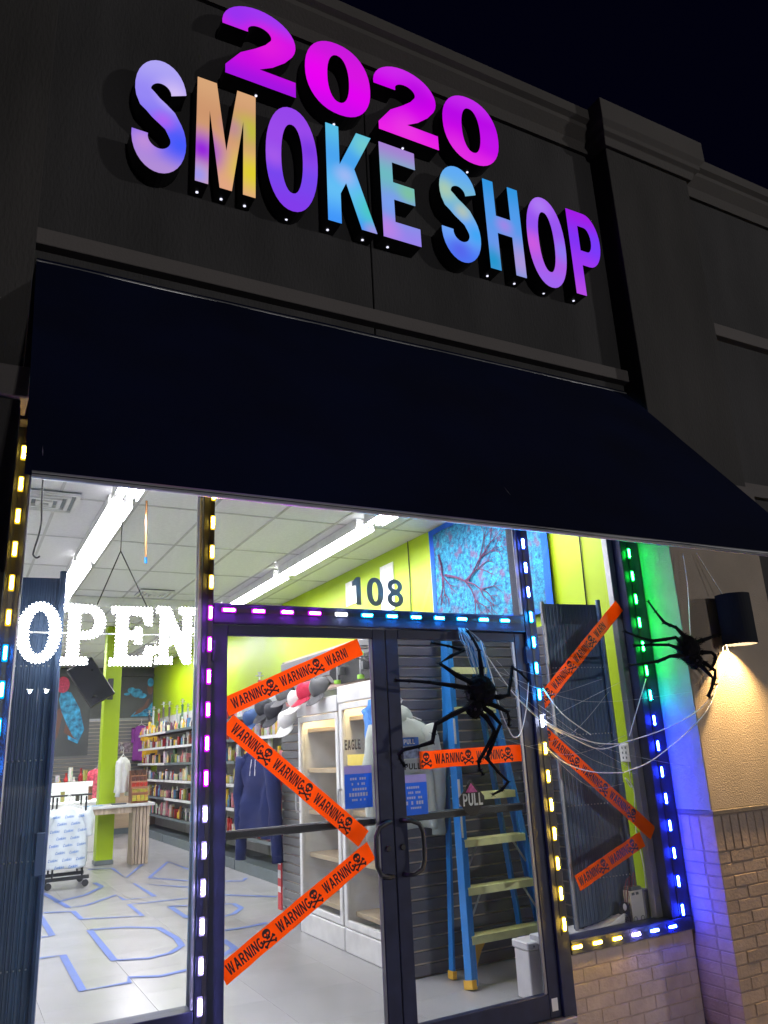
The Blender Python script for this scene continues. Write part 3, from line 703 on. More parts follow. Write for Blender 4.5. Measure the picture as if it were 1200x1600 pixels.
# ceiling vents
def vent(x, y, s, label):
    t = thing('ceiling_vent', label, 'air vent', (x, y, 3.49), group='square ceiling vents')
    MB().box(x-s/2, x+s/2, y-s/2, y+s/2, 3.486, 3.4965).build('backing', M['grey'], t)
    for k in range(4):
        a = s/2*(1-k*.25); w = .028
        b = MB(); z0, z1 = 3.468-.004*k, 3.486
        b.box(x-a, x+a, y-a, y-a+w, z0, z1); b.box(x-a, x+a, y+a-w, y+a, z0, z1); b.box(x-a, x-a+w, y-a+w, y+a-w, z0, z1); b.box(x+a-w, x+a, y-a+w, y+a-w, z0, z1)
        b.build('louvre_ring', M['white'], t)
vent(.46, 2.66, .5, 'square vent in the ceiling at the top left corner of the left window')
vent(2.1, 6.2, .42, 'flat square vent far back in the ceiling above the window sign')

# ================================================================ SLATWALL PARTITION
sp = thing('slatwall_partition', 'dark slatwall partition behind the ladder and grey hoodie', 'partition', (3.3, 1.1, 0))
MB().box(2.76, 3.995, 1.116, 1.2, 0.0, 2.28).build('backing', M['slatgap'], sp)
z = .015
pm = None
while z < 2.25:
    if pm is None: pm = MB().box(2.762, 3.99, 1.1, 1.116, 0, .066).build('slat', M['slat_shaded'], sp, bevel=.004); pm.location = (0-wl(sp).x+wl(sp).x, 0, z)
    else: inst('slat', pm, Vector((0, 0, z))+wl(sp), sp)
    z += .0765
MB().box(3.1, 3.99, 1.07, 1.22, 2.282, 2.37).build('top_cap', M['white'], sp, bevel=.004)
MB().box(2.755, 3.1, 1.09, 1.2, 2.282, 2.30).build('top_trim', M['alu'], sp)
s3 = thing('slatwall_partition', 'grey slatwall above and beside the white fridges', 'partition', (2.86, 2.4, 0))
MB().box(2.866, 2.95, 1.204, 3.0, 1.97, 2.32).build('backing', M['slatgap'], s3)
MB().box(2.866, 2.95, 3.0, 3.66, 0.0, 2.32).build('backing', M['slatgap'], s3)
MB().box(2.866, 3.99, 3.6, 3.66, 0.0, 2.32).build('return_panel', M['slat'], s3)
pa = pb = None
for k in range(30):
    z = .015+k*.0765
    if z+.066 > 2.32: break
    if pb is None: pb = MB().box(2.85, 2.866, 2.962, 3.66, 0, .066).build('slat', M['slat'], s3, bevel=.004); pb.location = (0, 0, z)
    else: inst('slat', pb, Vector((0, 0, z))+wl(s3), s3)
    if z > 1.97:
        if pa is None: pa = MB().box(2.85, 2.866, 1.204, 2.96, 0, .066).build('slat', M['slat'], s3, bevel=.004); pa.location = (0, 0, z)
        else: inst('slat', pa, Vector((0, 0, z))+wl(s3), s3)
s4 = thing('slatwall_panel', 'dark slatwall panel on the right wall behind the folded shutter', 'panel', (3.99, .8, 0))
MB().box(3.987, 3.999, .5, 1.095, .012, 2.3).build('backing', M['slatgap'], s4)
pc = None
for k in range(30):
    z = .015+k*.0765
    if z+.066 > 2.3: break
    if pc is None: pc = MB().box(3.975, 3.987, .5, 1.095, 0, .066).build('slat', M['slat_shaded'], s4, bevel=.004); pc.location = (0, 0, z)
    else: inst('slat', pc, Vector((0, 0, z))+wl(s4), s4)
bn = thing('narrow_banner', 'narrow red and white vertical banner on the edge of the grey slatwall', 'banner', (2.84, 3.68, .7))
MB().box(2.835, 2.85, 3.665, 3.75, .05, 1.32).build('panel', mat('red_banner', (.6, .03, .04), .4), bn)
b = MB()
for k in range(9): b.box(2.832, 2.835, 3.672, 3.742, .2+k*.12, .2+k*.12+.05+.02*(k % 3))
b.build('white_print', M['white'], bn)

# ================================================================ FRIDGES
FRL = emat('fridge_fill_glow', (1, .72, .36), 70)  # fill glow added to brighten the fridge interiors
def fridge(y0, y1, zt, label, nsh):
    t = thing('display_fridge', label, 'fridge', (3.05, (y0+y1)/2, 0), group='white glass door fridges')
    X0, X1 = 2.74, 3.36
    MB().box(X0+.03, X1, y0, y0+.03, .16, zt).build('side_panel', M['white'], t); MB().box(X0+.03, X1, y1-.03, y1, .16, zt).build('side_panel', M['white'], t)
    MB().box(X1-.03, X1-.002, y0+.03, y1-.03, .16, zt-.03).build('back_panel', M['ply'], t)
    MB().box(X0+.03, X1, y0+.03, y1-.03, zt-.03, zt).build('top_panel', M['white'], t)
    MB().box(X0-.01, X1, y0, y1, .008, .17).build('base', M['white'], t, bevel=.006)
    MB().box(X0-.02, X0+.03, y0-.0, y1, zt-.12, zt+.01).build('header_panel', M['white'], t, bevel=.006)
    for k in range(nsh):
        z = .24+(zt-.5)*k/(nsh-1)
        MB().box(X0+.07, X1-.035, y0+.032, y1-.032, z, z+.035).build('shelf', M['ply'], t, bevel=.003)
    for k in range(2):
        a = y0+.035+(y1-y0-.07)*(k+1)/3; MB().box(X1-.06, X1-.032, a-.012, a+.012, .2, zt-.05).build('upright', M['ply'], t)
    MB().box(X0+.034, X0+.06, y0+.08, y1-.08, zt-.1, zt-.07).build('lamp', FRL, t)  # added glowing bar hidden behind the header, the fridge itself is unlit
    # door
    d = MB(); a, b_ = y0+.006, y1-.006; w = .05; z0, z1 = .178, zt-.125
    d.box(X0-.012, X0+.024, a, a+w, z0, z1); d.box(X0-.012, X0+.024, b_-w, b_, z0, z1); d.box(X0-.012, X0+.024, a+w, b_-w, z0, z0+w); d.box(X0-.012, X0+.024, a+w, b_-w, z1-w, z1)
    dd = d.build('fridge_door', M['white'], t, bevel=.004)
    MB().box(X0, X0+.012, a+w+.001, b_-w-.001, z0+w+.001, z1-w-.001).build('glass', M['glass2'], dd)
    hy = b_-.026
    MB().tube([(X0-.014, hy, .95), (X0-.045, hy, .95), (X0-.05, hy, .98), (X0-.05, hy, 1.12), (X0-.045, hy, 1.15), (X0-.014, hy, 1.15)], .008, 8).build('handle', M['steel'], dd)
    return t
fa = fridge(2.07, 2.93, 1.87, 'far white glass door fridge with empty wooden shelves', 5)
fb = fridge(1.215, 2.05, 1.93, 'near white glass door fridge with black EAGLE lettering on its glass', 5)
b = MB(); text(b, 'EAGLE', (2.7245, 1.94, 1.445), (0, -1, 0), (0, 0, 1), .075, .95, .12); b.build('lettering', M['ink'], fb)
st = MB().box(2.7262, 2.728, 1.55, 1.9, 1.33, 1.41).build('yellow_label', mat('yellow_print', (.75, .6, .12), .5), fb)

# ================================================================ FOLDED SHUTTERS
def shutter(p0, p1, zt, label, nridge):
    """folded steel accordion shutter: pleats standing side by side between p0 and p1"""
    p0, p1 = Vector(p0), Vector(p1); d = (p1-p0); L = d.length; d.normalize(); nr = Vector((d.y, -d.x, 0))
    t = thing('folding_shutter', label, 'shutter', tuple(p0.lerp(p1, .5)))
    for k in range(nridge):
        a = p0+d*(L*k/nridge); b_ = p0+d*(L*(k+.995)/nridge); m = (a+b_)/2
        prof = [a, a+nr*.002+d*.003, m+nr*.0009, b_+nr*.002-d*.003, b_, b_-nr*.02, a-nr*.02]
        zz = zt
        MB().shape([[(p.x, p.y) for p in prof]], lambda u, v: (u, v, .012), lambda u, v, zz=zz: (u, v, zz)).build('pleat', M['shutter'], t)
    b = MB()
    for z in (zt-.43, zt-.86, zt-1.29, zt-1.72):
        if z < .1: continue
        nd = int(L/.024)
        for k in range(nd):
            c = p0+d*(L*(k+.5)/nd)+nr*.006; b.ball(tuple(c)[:2]+(z,), .0045, .0045, .0045, 6, 4)
    b.build('rivets', M['rivet'], t)
    MB().tube([tuple(p1+nr*.02+Vector((0, 0, .01))), tuple(p1+nr*.02+Vector((0, 0, zt+.03)))], .016, 8).build('end_post', M['shutter'], t)
    MB().tube([tuple(p0+nr*.02+Vector((-.006, 0, .01))), tuple(p0+nr*.02+Vector((-.006, 0, zt+.01)))], .012, 8).build('guide_post', M['alu'], t)
    c = p1+nr*.03
    MB().box(c.x-.035, c.x+.005, c.y-.02, c.y, .98, 1.16).build('lock_box', M['shutter'], t, bevel=.004)
    return t
shutter((.02, .28, 0), (.405, .23, 0), 2.33, 'folded black steel shutter tinted by blue glare stacked behind the left window', 16)
shutter((3.42, .235, 0), (3.865, .18, 0), 2.33, 'folded black steel shutter tinted by blue glare stacked behind the right window', 16)

# ================================================================ COLUMN, TV, POSTERS, BACK OF SHOP
co = thing('shop_column', 'lime green square column standing in the middle of the shop', 'column', (2.1, 9.1, 0))
MB().box(1.99, 2.23, 9.0, 9.24, .01, 3.495).build('shaft', M['lime'], co, bevel=.006)
MB().box(1.98, 2.24, 8.99, 9.25, .009, .07).build('base_trim', M['grey'], co, bevel=.004)
tv = thing('wall_television', 'black flat television tilted on a bracket fixed to the green column', 'television', (1.75, 8.75, 2.55))
cT = Vector((1.74, 8.72, 2.6)); rt = Matrix.Rotation(radians(-32), 3, 'Y') @ Matrix.Rotation(radians(-14), 3, 'X')
def orb(mb, c, rot, hx, hy, hz, off=(0, 0, 0)):
    vs = [c+rot @ (Vector(off)+Vector((sx*hx, sy*hy, sz*hz))) for sz in (-1, 1) for sy in (-1, 1) for sx in (-1, 1)]
    return mb.add(vs, [(0, 2, 3, 1), (4, 5, 7, 6), (0, 1, 5, 4), (2, 6, 7, 3), (0, 4, 6, 2), (1, 3, 7, 5)])
orb(MB(), cT, rt, .2, .03, .34).build('casing', M['blackpl'], tv, bevel=.008)
orb(MB(), cT, rt, .185, .003, .325, (0, -.032, 0)).build('screen', mat('dark_screen', (.012, .014, .02), .15), tv)
MB().tube([tuple(cT+Vector((0, .04, 0))), (1.86, 8.9, 2.52), (2.04, 8.985, 2.48)], .018, 8).build('arm', M['blackpl'], tv)
MB().tube([tuple(cT+Vector((0, .04, .08))), (1.9, 8.88, 2.66), (2.04, 8.985, 2.6)], .012, 8).build('arm', M['steel'], tv)
MB().box(2.03, 2.11, 8.97, 8.999, 2.36, 2.68).build('bracket', M['blackpl'], tv, bevel=.004)
def sheet(name, x0, x1, z0, z1, y, m, parent=None, th=.006): return MB().box(x0, x1, y-th, y, z0, z1).build(name, m, parent)
teal = mat('teal_print', (.008, .1, .3), .5, var=.6, scale=9, col2=(.04, .34, .6))
skin = mat('brown_print', (.16, .08, .06), .6); redp = mat('red_print', (.6, .05, .12), .5, var=.4, scale=30); nightp = mat('poster_charcoal', (.06, .065, .07), .5, var=.3, scale=2)
def flat(mb, pts, y): return mb.shape([pts], lambda u, v: (u, y, v), lambda u, v: (u, y-.002, v))
po = thing('smoke_poster', 'dark poster of a woman blowing blue smoke on the back wall right of the column', 'poster', (3.6, 14.94, 2.8))
sheet('backing', 3.0, 3.99, 2.38, 3.29, 14.954, nightp, po)
flat(MB(), [(3.5, 2.4), (3.98, 2.4), (3.98, 2.72), (3.88, 2.58), (3.74, 2.52), (3.6, 2.5)], 14.946).build('dress', teal, po)
flat(MB(), [(3.55, 2.42), (3.66, 2.55), (3.78, 2.62), (3.86, 2.78), (3.92, 2.8), (3.86, 2.6), (3.72, 2.48)], 14.942).build('arm', skin, po)
flat(MB(), el(3.92, 3.02, .07, .14, n=16), 14.946).build('face', skin, po)
flat(MB(), el(3.92, 3.16, .07, .1, n=14), 14.942).build('hair', teal, po)
b = MB()
for cx, cz, rx, rz in ((3.62, 2.92, .13, .1), (3.74, 2.86, .1, .06), (3.5, 2.98, .09, .07), (3.4, 2.9, .07, .03)): flat(b, el(cx, cz, rx, rz, n=14), 14.944+random.uniform(-.003, .003))
b.build('smoke', teal, po)
po = thing('smoke_poster', 'tall dark poster with flowing blue hair left of the column', 'poster', (2.15, 14.94, 2.5))
sheet('backing', 1.5, 2.62, 1.6, 3.45, 14.95, nightp, po)
flat(MB(), [(2.0, 3.0), (2.2, 2.95), (2.4, 2.6), (2.52, 2.15), (2.4, 1.85), (2.2, 1.95), (2.14, 2.3), (2.02, 2.55), (1.96, 2.8)], 14.942).build('hair', teal, po)
flat(MB(), [(1.88, 1.9), (1.98, 2.0), (2.06, 2.5), (1.98, 2.62), (1.9, 2.5)], 14.943).build('figure', skin, po)
flat(MB(), el(2.02, 3.12, .14, .18, n=16), 14.941).build('flower', redp, po)
flat(MB(), [(2.1, 2.1), (2.13, 2.3), (2.3, 2.0), (2.42, 1.92), (2.28, 1.98)], 14.939).build('arm', skin, po)
# skateboards
def skateboard(loc, rz, label, deckm, wheelm):
    t = thing('skateboard', label, 'skateboard', loc, group='skateboards hung on slatwall'); WL[t.name] = Vector((0, 0, 0))
    b = MB(); n = 14; Lh = .39
    for i in range(n+1):
        x = -Lh+2*Lh*i/n; e = abs(x)/Lh; w = .1*sqrt(max(0.02, 1-max(0, (e-.72)/.28)**2)); y = -.05*max(0, e-.75)/.25
        b.v += [(x, y, -w), (x, y, w), (x, y-.012, w), (x, y-.012, -w)]
    for i in range(n):
        for k in range(4): b.f.append((i*4+k, i*4+(k+1) % 4, i*4+4+(k+1) % 4, i*4+4+k))
    b.f += [(0, 1, 2, 3), tuple(n*4+k for k in (3, 2, 1, 0))]
    b.build('deck', deckm, t)
    for x in (-.22, .22):
        tr = MB().box(x-.025, x+.025, -.06, -.012, -.03, .03).tube([(x, -.07, -.09), (x, -.07, .09)], .008, 6).build('truck', M['steel'], t)
        for z in (-.09, .09): MB().lathe([(.0, z-.016), (.028, z-.016), (.03, z), (.028, z+.016), (0, z+.016)], (x, -.07, 0), 14).build('wheel', wheelm, t)
    t.rotation_euler = (0, 0, rz); return t
wgreen = mat('lime_wheel', (.35, .7, .08), .4)
skateboard((2.845, 1.93, 2.08), -pi/2, 'black skateboard with lime wheels above the near fridge', M['blackpl'], wgreen)
skateboard((3.55, 14.95, 1.73), 0, 'skateboard on the back wall beside the green column', mat('deck_print', (.25, .2, .22), .4, var=.8, scale=20), mat('cream_wheel', (.6, .55, .4), .4))

# ================================================================ WARNING TAPES
def tape(p0, p1, w, s, label, start=0.0, y=.0135, clip=None):
    """orange tape on the glass from p0 to p1 (x, z on its centre line); s = what is printed"""
    a, b_ = Vector((p0[0], 0, p0[1])), Vector((p1[0], 0, p1[1])); d = b_-a; L = d.length; d.normalize(); up = Vector((-d.z, 0, d.x))
    t = thing('warning_tape', label, 'tape', (a.x, y, a.z), group='orange warning tapes stuck on the doors and window')
    M0 = MB(); n = 24
    top = []; bot = []
    for i in range(n+1):
        k = L*i/n; wob = .0028*sin(i*1.3+a.x*9)*sin(i*.47+a.z*5)
        top.append(a+d*(k+(.004*sin(7*a.x) if i in (0, n) else 0))+up*(w/2+wob*.4)+Vector((0, y+wob*.3, 0))); bot.append(a+d*k-up*(w/2-wob*.4)+Vector((0, y+wob*.3, 0)))
    base = 0
    M0.v = [tuple(p) for p in top+bot]+[tuple(p+Vector((0, .0012, 0))) for p in top+bot]; m = n+1
    for i in range(n):
        M0.f.append((i, i+1, m+i+1, m+i)); M0.f.append((2*m+i, 3*m+i, 3*m+i+1, 2*m+i+1))
        M0.f.append((i, 2*m+i, 2*m+i+1, i+1)); M0.f.append((m+i, m+i+1, 3*m+i+1, 3*m+i))
    M0.f += [(0, m, 3*m, 2*m), (n, 2*m+n, 3*m+n, m+n)]
    M0.build('tape_strip', M['orange'], t)
    T = MB(); h = w*.56; sx = .62; x = start
    for ch in s:
        if ch == ' ': x += h*.42; continue
        if ch == '*':
            hh = w*.78; ww = .8*hh*.95
            if x+ww < L: text(T, '*', a+d*x+up*(-hh*.46)+Vector((0, y-.0012, 0)), d, up, hh, .95)
            x += ww+h*.1
        else:
            ww = GL[ch][0]*h*sx
            if x+ww < L: text(T, ch, a+d*x+up*(-h*.47)+Vector((0, y-.0012, 0)), d, up, h, sx)
            x += ww+.13*h*sx
    T.build('printed_text', M['ink'], t)
    return t
WN = 'WARNING'
tape((1.172, 1.678), (1.927, 1.988), .094, 'WARNING* WARNING* WARNI', 'orange tape rising across the top of the left door', .035)
tape((1.18, 1.608), (1.905, 1.008), .094, 'WARNING* WARNING* WARNING*', 'orange tape falling across the middle of the left door', .04)
tape((1.168, .5), (1.945, .948), .094, 'WARNING* WARNING* WARNING*', 'lowest orange tape rising across the left door', .03)
tape((2.27, 1.373), (2.972, 1.381), .094, '* WARNING* WARNING*', 'level orange tape on the right door behind the spider legs', .012)
tape((3.152, 1.665), (3.915, 2.297), .088, 'NG* WARNING* WARNING* WARN', 'orange tape rising across the top of the right window', .01)
tape((3.152, 1.485), (3.935, .853), .088, '* WARNING* WARNING* WARNING*', 'orange tape falling across the middle of the right window', .0)
tape((3.285, .64), (3.84, .83), .09, 'WARNING* WARNING*', 'short orange tape low in the right window', .012)

# house number
hn = thing('house_number', 'grey vinyl number 108 on the glass over the doors', 'number', (2.07, .0145, 2.3))
x = 1.895
for ch in '108':
    b = MB(); w = GL[ch][0]*.158*.95
    for cs in GL[ch][1]: b.shape(cs, lambda u, v, x=x: (x+u*.158*.95, .0148, 2.222+v*.158), lambda u, v, x=x: (x+u*.158*.95, .0164, 2.222+v*.158))
    b.build('digit', M['number'], hn); x += w+.022
# ================================================================ OPEN SIGN
op = thing('open_sign', 'white glowing OPEN sign of bulb letters hanging in the left window', 'sign', (.62, .15, 2.05))
wl_ = emat('led_bloom_board', (1, 1, 1), 1.6); bulbm = emat('white_led', (.95, .97, 1), 30)  # letter boards glow in place of the bloom around the bulbs
for k, (x0, x1, dz) in zip(('sO', 'sP', 'sE', 'sN'), ((.212, .402, 0), (.412, .602, -.006), (.632, .836, -.008), (.85, 1.045, .0))):
    w, layers = GL[k]; h = .285; z0 = 1.905+dz; sx = (x1-x0)/w
    b = MB(); B = MB()
    for cs in layers:
        cc = [[(x0+u*sx, z0+v*h) for u, v in c] for c in cs]
        b.shape(cc, lambda u, v: (u, .146, v), lambda u, v: (u, .158, v))
        for c in cc:
            m = len(c)
            acc = 0
            for i in range(m):
                p, q = Vector(c[i]), Vector(c[(i+1) % m]); l = (q-p).length; pos = acc
                while pos < l:
                    r = p.lerp(q, pos/l if l else 0); B.ball((r.x, .146, r.y), .0045, .0045, .0045, 6, 4); pos += .0175
                acc = pos-l
    le = b.build('letter', wl_, op); B.build('led_bulbs', bulbm, le)
MB().tube([(.66, .15, 3.0), (.658, .15, 2.47), (.56, .15, 2.19)], .003, 5).build('cable', M['blackpl'], op)
MB().tube([(.658, .15, 2.47), (.8, .15, 2.19)], .003, 5).build('cable', M['blackpl'], op)
MB().tube([(.21, .165, 2.05), (1.05, .165, 2.05)], .004, 5).build('support_wire', M['cord'], op)
def cable(name, label, cat, pts, r, m, grp=None):
    t = MB().tube(pts, r, 7); t.smooth = True; return tag(t.build(name, m), label, cat, grp)
def smoothpts(pts, n=6):
    P_ = [Vector(p) for p in pts]; out = []
    for i in range(len(P_)-1):
        p0 = P_[max(i-1, 0)]; p1 = P_[i]; p2 = P_[i+1]; p3 = P_[min(i+2, len(P_)-1)]
        for k in range(n):
            t = k/n; out.append(.5*((2*p1)+(p2-p0)*t+(2*p0-5*p1+4*p2-p3)*t*t+(3*p1-p0-3*p2+p3)*t**3))
    return out+[P_[-1]]
cable('hanging_cable', 'black cable hanging in a hook shape at the top left of the left window', 'cable', smoothpts([(.29, .6, 3.497), (.3, .6, 2.9), (.308, .6, 2.7), (.285, .6, 2.56), (.283, .6, 2.53), (.3, .6, 2.515), (.315, .6, 2.525)]), .005, M['blackpl'])
t = thing('copper_rod', 'thin copper rod with a blue tip hanging from the ceiling', 'rod', (1.23, 2.45, 3.0))
MB().tube([(1.223, 2.45, 3.5), (1.236, 2.45, 3.02)], .009, 8).build('rod', mat('copper', (.6, .28, .12), .3, metal=.8), t)
MB().tube([(1.236, 2.45, 3.02), (1.238, 2.45, 2.97)], .012, 8).build('tip', M['ladder'], t)
# ================================================================ STICKERS ON THE DOORS
PBL = mat('blue_poster', (.06, .27, .75), .5, var=.12); translucent(PBL, .6)
PLI = mat('lilac_poster', (.5, .45, .7), .5); translucent(PLI, .6)
def poster_sticker(x0, x1, z0, z1, label):
    t = thing('door_poster', label, 'poster', ((x0+x1)/2, .0275, z0))
    MB().box(x0, x1, .026, .0275, z0, z1-.04).build('blue_panel', PBL, t)
    MB().box(x0, x1, .026, .0275, z1-.0395, z1).build('lilac_panel', PLI, t)
    b = MB()
    for k, (ww, hh) in enumerate(((.6, .012), (.5, .012), (.62, .012), (.7, .018), (.5, .01))):
        zc = z1-.065-k*.026; xc = (x0+x1)/2; n = 7
        for q in range(n):
            if random.random() < .85: b.box(xc+(x1-x0)*ww*(q/n-.5), xc+(x1-x0)*ww*((q+.7)/n-.5), .0252, .0259, zc-hh/2, zc+hh/2)
    b.build('white_print', M['white'], t)
poster_sticker(1.815, 1.975, 1.155, 1.365, 'blue poster with a lilac top on the left door by its handle')
poster_sticker(2.152, 2.31, 1.095, 1.3, 'blue poster with a lilac top on the right door below the PULL signs')
t = thing('pull_sign', 'small blue PULL sign with a pale picture on the right door', 'sign', (2.22, .026, 1.38))
MB().box(2.16, 2.275, .026, .0275, 1.452, 1.497).build('blue_panel', mat('blue_sign', (.02, .12, .55), .4), t)
MB().box(2.162, 2.28, .026, .0275, 1.385, 1.4515).build('picture_panel', mat('pale_picture', (.25, .3, .5), .5, var=.6, scale=40), t)
b = MB(); text(b, 'PULL', (2.18, .0257, 1.461), (1, 0, 0), (0, 0, 1), .026, .9); b.build('lettering', M['white'], t)
t = thing('pull_sign', 'grey sign with black PULL lettering on the right door', 'sign', (2.23, .026, 1.34))
MB().box(2.165, 2.28, .026, .0275, 1.315, 1.38).build('panel', mat('grey_sign', (.4, .42, .46), .5), t)
b = MB(); text(b, 'PULL', (2.176, .0257, 1.328), (1, 0, 0), (0, 0, 1), .032, 1.1); b.build('lettering', M['ink'], t)
t = thing('pull_sticker', 'black diamond sticker with pink and white PULL lettering on the push bar', 'sticker', (2.6, .0, 1.15))
MB().shape([[(2.6, 1.255), (2.685, 1.16), (2.685, 1.13), (2.62, 1.06), (2.58, 1.06), (2.515, 1.13), (2.515, 1.16)]], lambda u, v: (u, .026, v), lambda u, v: (u, .0285, v)).build('backing', M['ink'], t)
MB().shape([[(2.6, 1.235), (2.64, 1.185), (2.56, 1.185)]], lambda u, v: (u, .0255, v), lambda u, v: (u, .0246, v)).build('pink_flame', mat('pink', (.8, .1, .4), .5, var=.4, scale=60), t)
b = MB(); text(b, 'PULL', (2.54, .0252, 1.115), (1, 0, 0), (0, 0, 1), .065, .68); b.build('lettering', M['white'], t)

# ================================================================ SPIDERS
def spider(label, body, abd, legs, yb, head=None, seed=1):
    random.seed(seed)
    t = thing('toy_spider', label, 'spider decoration', (body[0], yb, body[1]), group='big furry black toy spiders')
    def fur(mb, pts, n, l):
        for _ in range(n):
            p = Vector(random.choice(pts)); d = Vector((random.gauss(0, 1), random.gauss(0, 1), random.gauss(0, 1))).normalized(); q = d.orthogonal().normalized()*.0022
            mb.add([p-q, p+q, p+d*l*random.uniform(.5, 1)], [(0, 1, 2)])
    b = MB(); b.ball((body[0], yb, body[1]), body[2], body[2]*.8, body[3], 18, 12, .08)
    fur(b, list(b.v), 900, .04); b.build('body', M['spider'], t, recalc=False)
    b = MB(); b.ball((abd[0], yb-.005, abd[1]), abd[2], abd[2]*.85, abd[3], 18, 12, .08); fur(b, list(b.v), 500, .026); b.build('head', M['spider'], t, recalc=False)
    for k in (-1, 1):
        e = MB(); e.ball((abd[0]+k*abd[2]*.4, yb-abd[2]*.85, abd[1]-abd[3]*.1), .008, .008, .008, 8, 6); e.build('eye', M['blackpl'], t)
    for lg in legs:
        pts = []
        for i, (x, z) in enumerate(lg):
            f = i/(len(lg)-1); lift = -.05*sin(pi*min(1, f*1.3))+.04*f
            pts.append((x, yb+lift, z))
        sp_ = smoothpts(pts, 2); n = len(sp_)
        rs = [.014*(1-.55*i/(n-1))*(1+.18*sin(i*2.1)) for i in range(n)]
        b = MB(); b.tube(sp_, rs, 8); b.smooth = False
        fur(b, list(b.v), 260, .022); b.build('leg', M['spider'], t, recalc=False)
    random.seed(11)
    return t
spider('furry black spider clinging to the pillar corner beside the sconce', (4.07, 1.955, .08, .085), (4.1, 1.885, .055, .05),
       [[(4.085, 2.0), (3.947, 2.086), (3.898, 2.121), (3.82, 2.261)], [(4.02, 1.97), (3.933, 2.021), (3.767, 2.002), (3.574, 2.064)], [(4.02, 1.94), (3.872, 1.976), (3.642, 1.976)],
        [(4.02, 1.91), (3.857, 1.905), (3.79, 1.877), (3.582, 1.856)], [(4.1, 1.985), (4.295, 2.037), (4.443, 2.061)], [(4.12, 1.93), (4.239, 1.933), (4.277, 1.892), (4.28, 1.831), (4.4, 1.935)],
        [(4.12, 1.9), (4.241, 1.819), (4.258, 1.743), (4.329, 1.738)], [(4.09, 1.89), (4.211, 1.771), (4.19, 1.664), (4.255, 1.663)]], -.37, seed=3)
spider('furry black spider hanging in front of the right door', (2.595, 1.73, .088, .085), (2.54, 1.632, .05, .05),
       [[(2.573, 1.76), (2.313, 1.877), (2.502, 1.953), (2.314, 2.0)], [(2.557, 1.74), (2.251, 1.776), (2.072, 1.794)], [(2.5, 1.64), (2.267, 1.556), (2.236, 1.465), (2.069, 1.433), (2.071, 1.391), (2.103, 1.351)],
        [(2.58, 1.65), (2.689, 1.544), (2.583, 1.366), (2.751, 1.233), (2.648, 1.173)], [(2.56, 1.63), (2.641, 1.51), (2.547, 1.351), (2.596, 1.282)], [(2.66, 1.70), (2.761, 1.701), (2.839, 1.861), (2.971, 1.787)],
        [(2.64, 1.66), (2.75, 1.609), (2.8, 1.537)], [(2.61, 1.77), (2.59, 1.954), (2.566, 2.071)]], -.15, seed=5)
# web: fluff at the header and cords
wb = thing('web_tuft', 'blue lit tuft of fake web tied over the right door', 'spider web', (2.6, -.06, 2.05))
b = MB()
for k in range(26):
    a = random.uniform(-.05, .05); pts = [(2.575+a*.6, -.045, 2.1), (2.60+a+random.uniform(-.03, .03), -.08, 2.02), (2.625+a*1.2, -.11, 1.93+random.uniform(-.05, .03)), (2.62+a*.6, -.14, 1.80)]
    b.tube(smoothpts(pts, 4), .0014, 4)
b.build('strands', mat('web_strand', (.35, .4, .45), .8), wb)
WC = [
 ('white string looping below the spider to the right door frame', [(2.66, -.1, 2.02), (2.705, -.12, 1.807), (2.752, -.11, 1.624), (2.812, -.09, 1.515), (2.853, -.08, 1.471), (2.911, -.07, 1.494), (2.974, -.06, 1.62), (3.02, -.05, 1.78)]),
 ('white string slanting from the spider down to the window frame', [(2.68, -.12, 1.93), (2.882, -.08, 1.713), (3.077, -.055, 1.562), (3.25, -.04, 1.475)]),
 ('white string crossing from the upper tape end into the window', [(3.127, -.05, 1.748), (3.254, -.05, 1.595), (3.463, -.05, 1.464)]),
 ('upper sagging white string across the right window', [(3.079, -.05, 1.58), (3.239, -.05, 1.494), (3.481, -.05, 1.417), (3.702, -.04, 1.401)]),
 ('middle sagging white string across the right window', [(3.082, -.052, 1.562), (3.284, -.055, 1.462), (3.501, -.055, 1.379), (3.701, -.042, 1.397)]),
 ('lowest sagging white string across the right window', [(3.074, -.05, 1.434), (3.213, -.06, 1.318), (3.427, -.06, 1.249), (3.692, -.05, 1.23)]),
 ('white string running from the window up to the sconce', [(3.692, -.05, 1.23), (3.808, -.22, 1.31), (4.138, -.33, 1.535), (4.335, -.33, 1.737), (4.46, -.34, 2.03)]),
 ('white string from the window frame past the pillar corner', [(3.702, -.04, 1.401), (3.956, -.2, 1.48), (4.152, -.33, 1.595), (4.335, -.335, 1.735)]),
 ('short white string tied to the jamb beside the green lights', [(3.781, -.05, 1.445), (4.0, -.05, 1.8)]),
 ('white string dropping from the awning to the corner spider', [(4.2, -.34, 2.6), (4.17, -.36, 2.36), (4.09, -.38, 2.0)]),
 ('thin white string slanting from the awning towards the sconce', [(4.36, -.32, 2.62), (4.5, -.36, 2.33)]),
 ('loose end of white string dangling under the sconce', [(4.46, -.34, 2.03), (4.475, -.345, 1.94), (4.49, -.335, 1.9)]),
]
wt = thing('web_threads', 'many fine web threads spread over the right window and its frame', 'spider web', (3.4, -.05, 1.5))
b = MB(); random.seed(77)
for k in range(10):
    a0 = (random.uniform(2.75, 3.15), -.05, random.uniform(1.35, 1.95)); a1 = (random.uniform(3.3, 4.1), -.05-(.28 if k % 3 == 0 else 0), random.uniform(1.1, 1.9))
    mid = tuple((p+q)/2 for p, q in zip(a0, a1)); b.tube(smoothpts([a0, (mid[0], -.06, mid[2]-random.uniform(.02, .14)), a1], 6), .001, 4)
b.build('threads', mat('fine_thread', (.5, .52, .55), .8), wt)
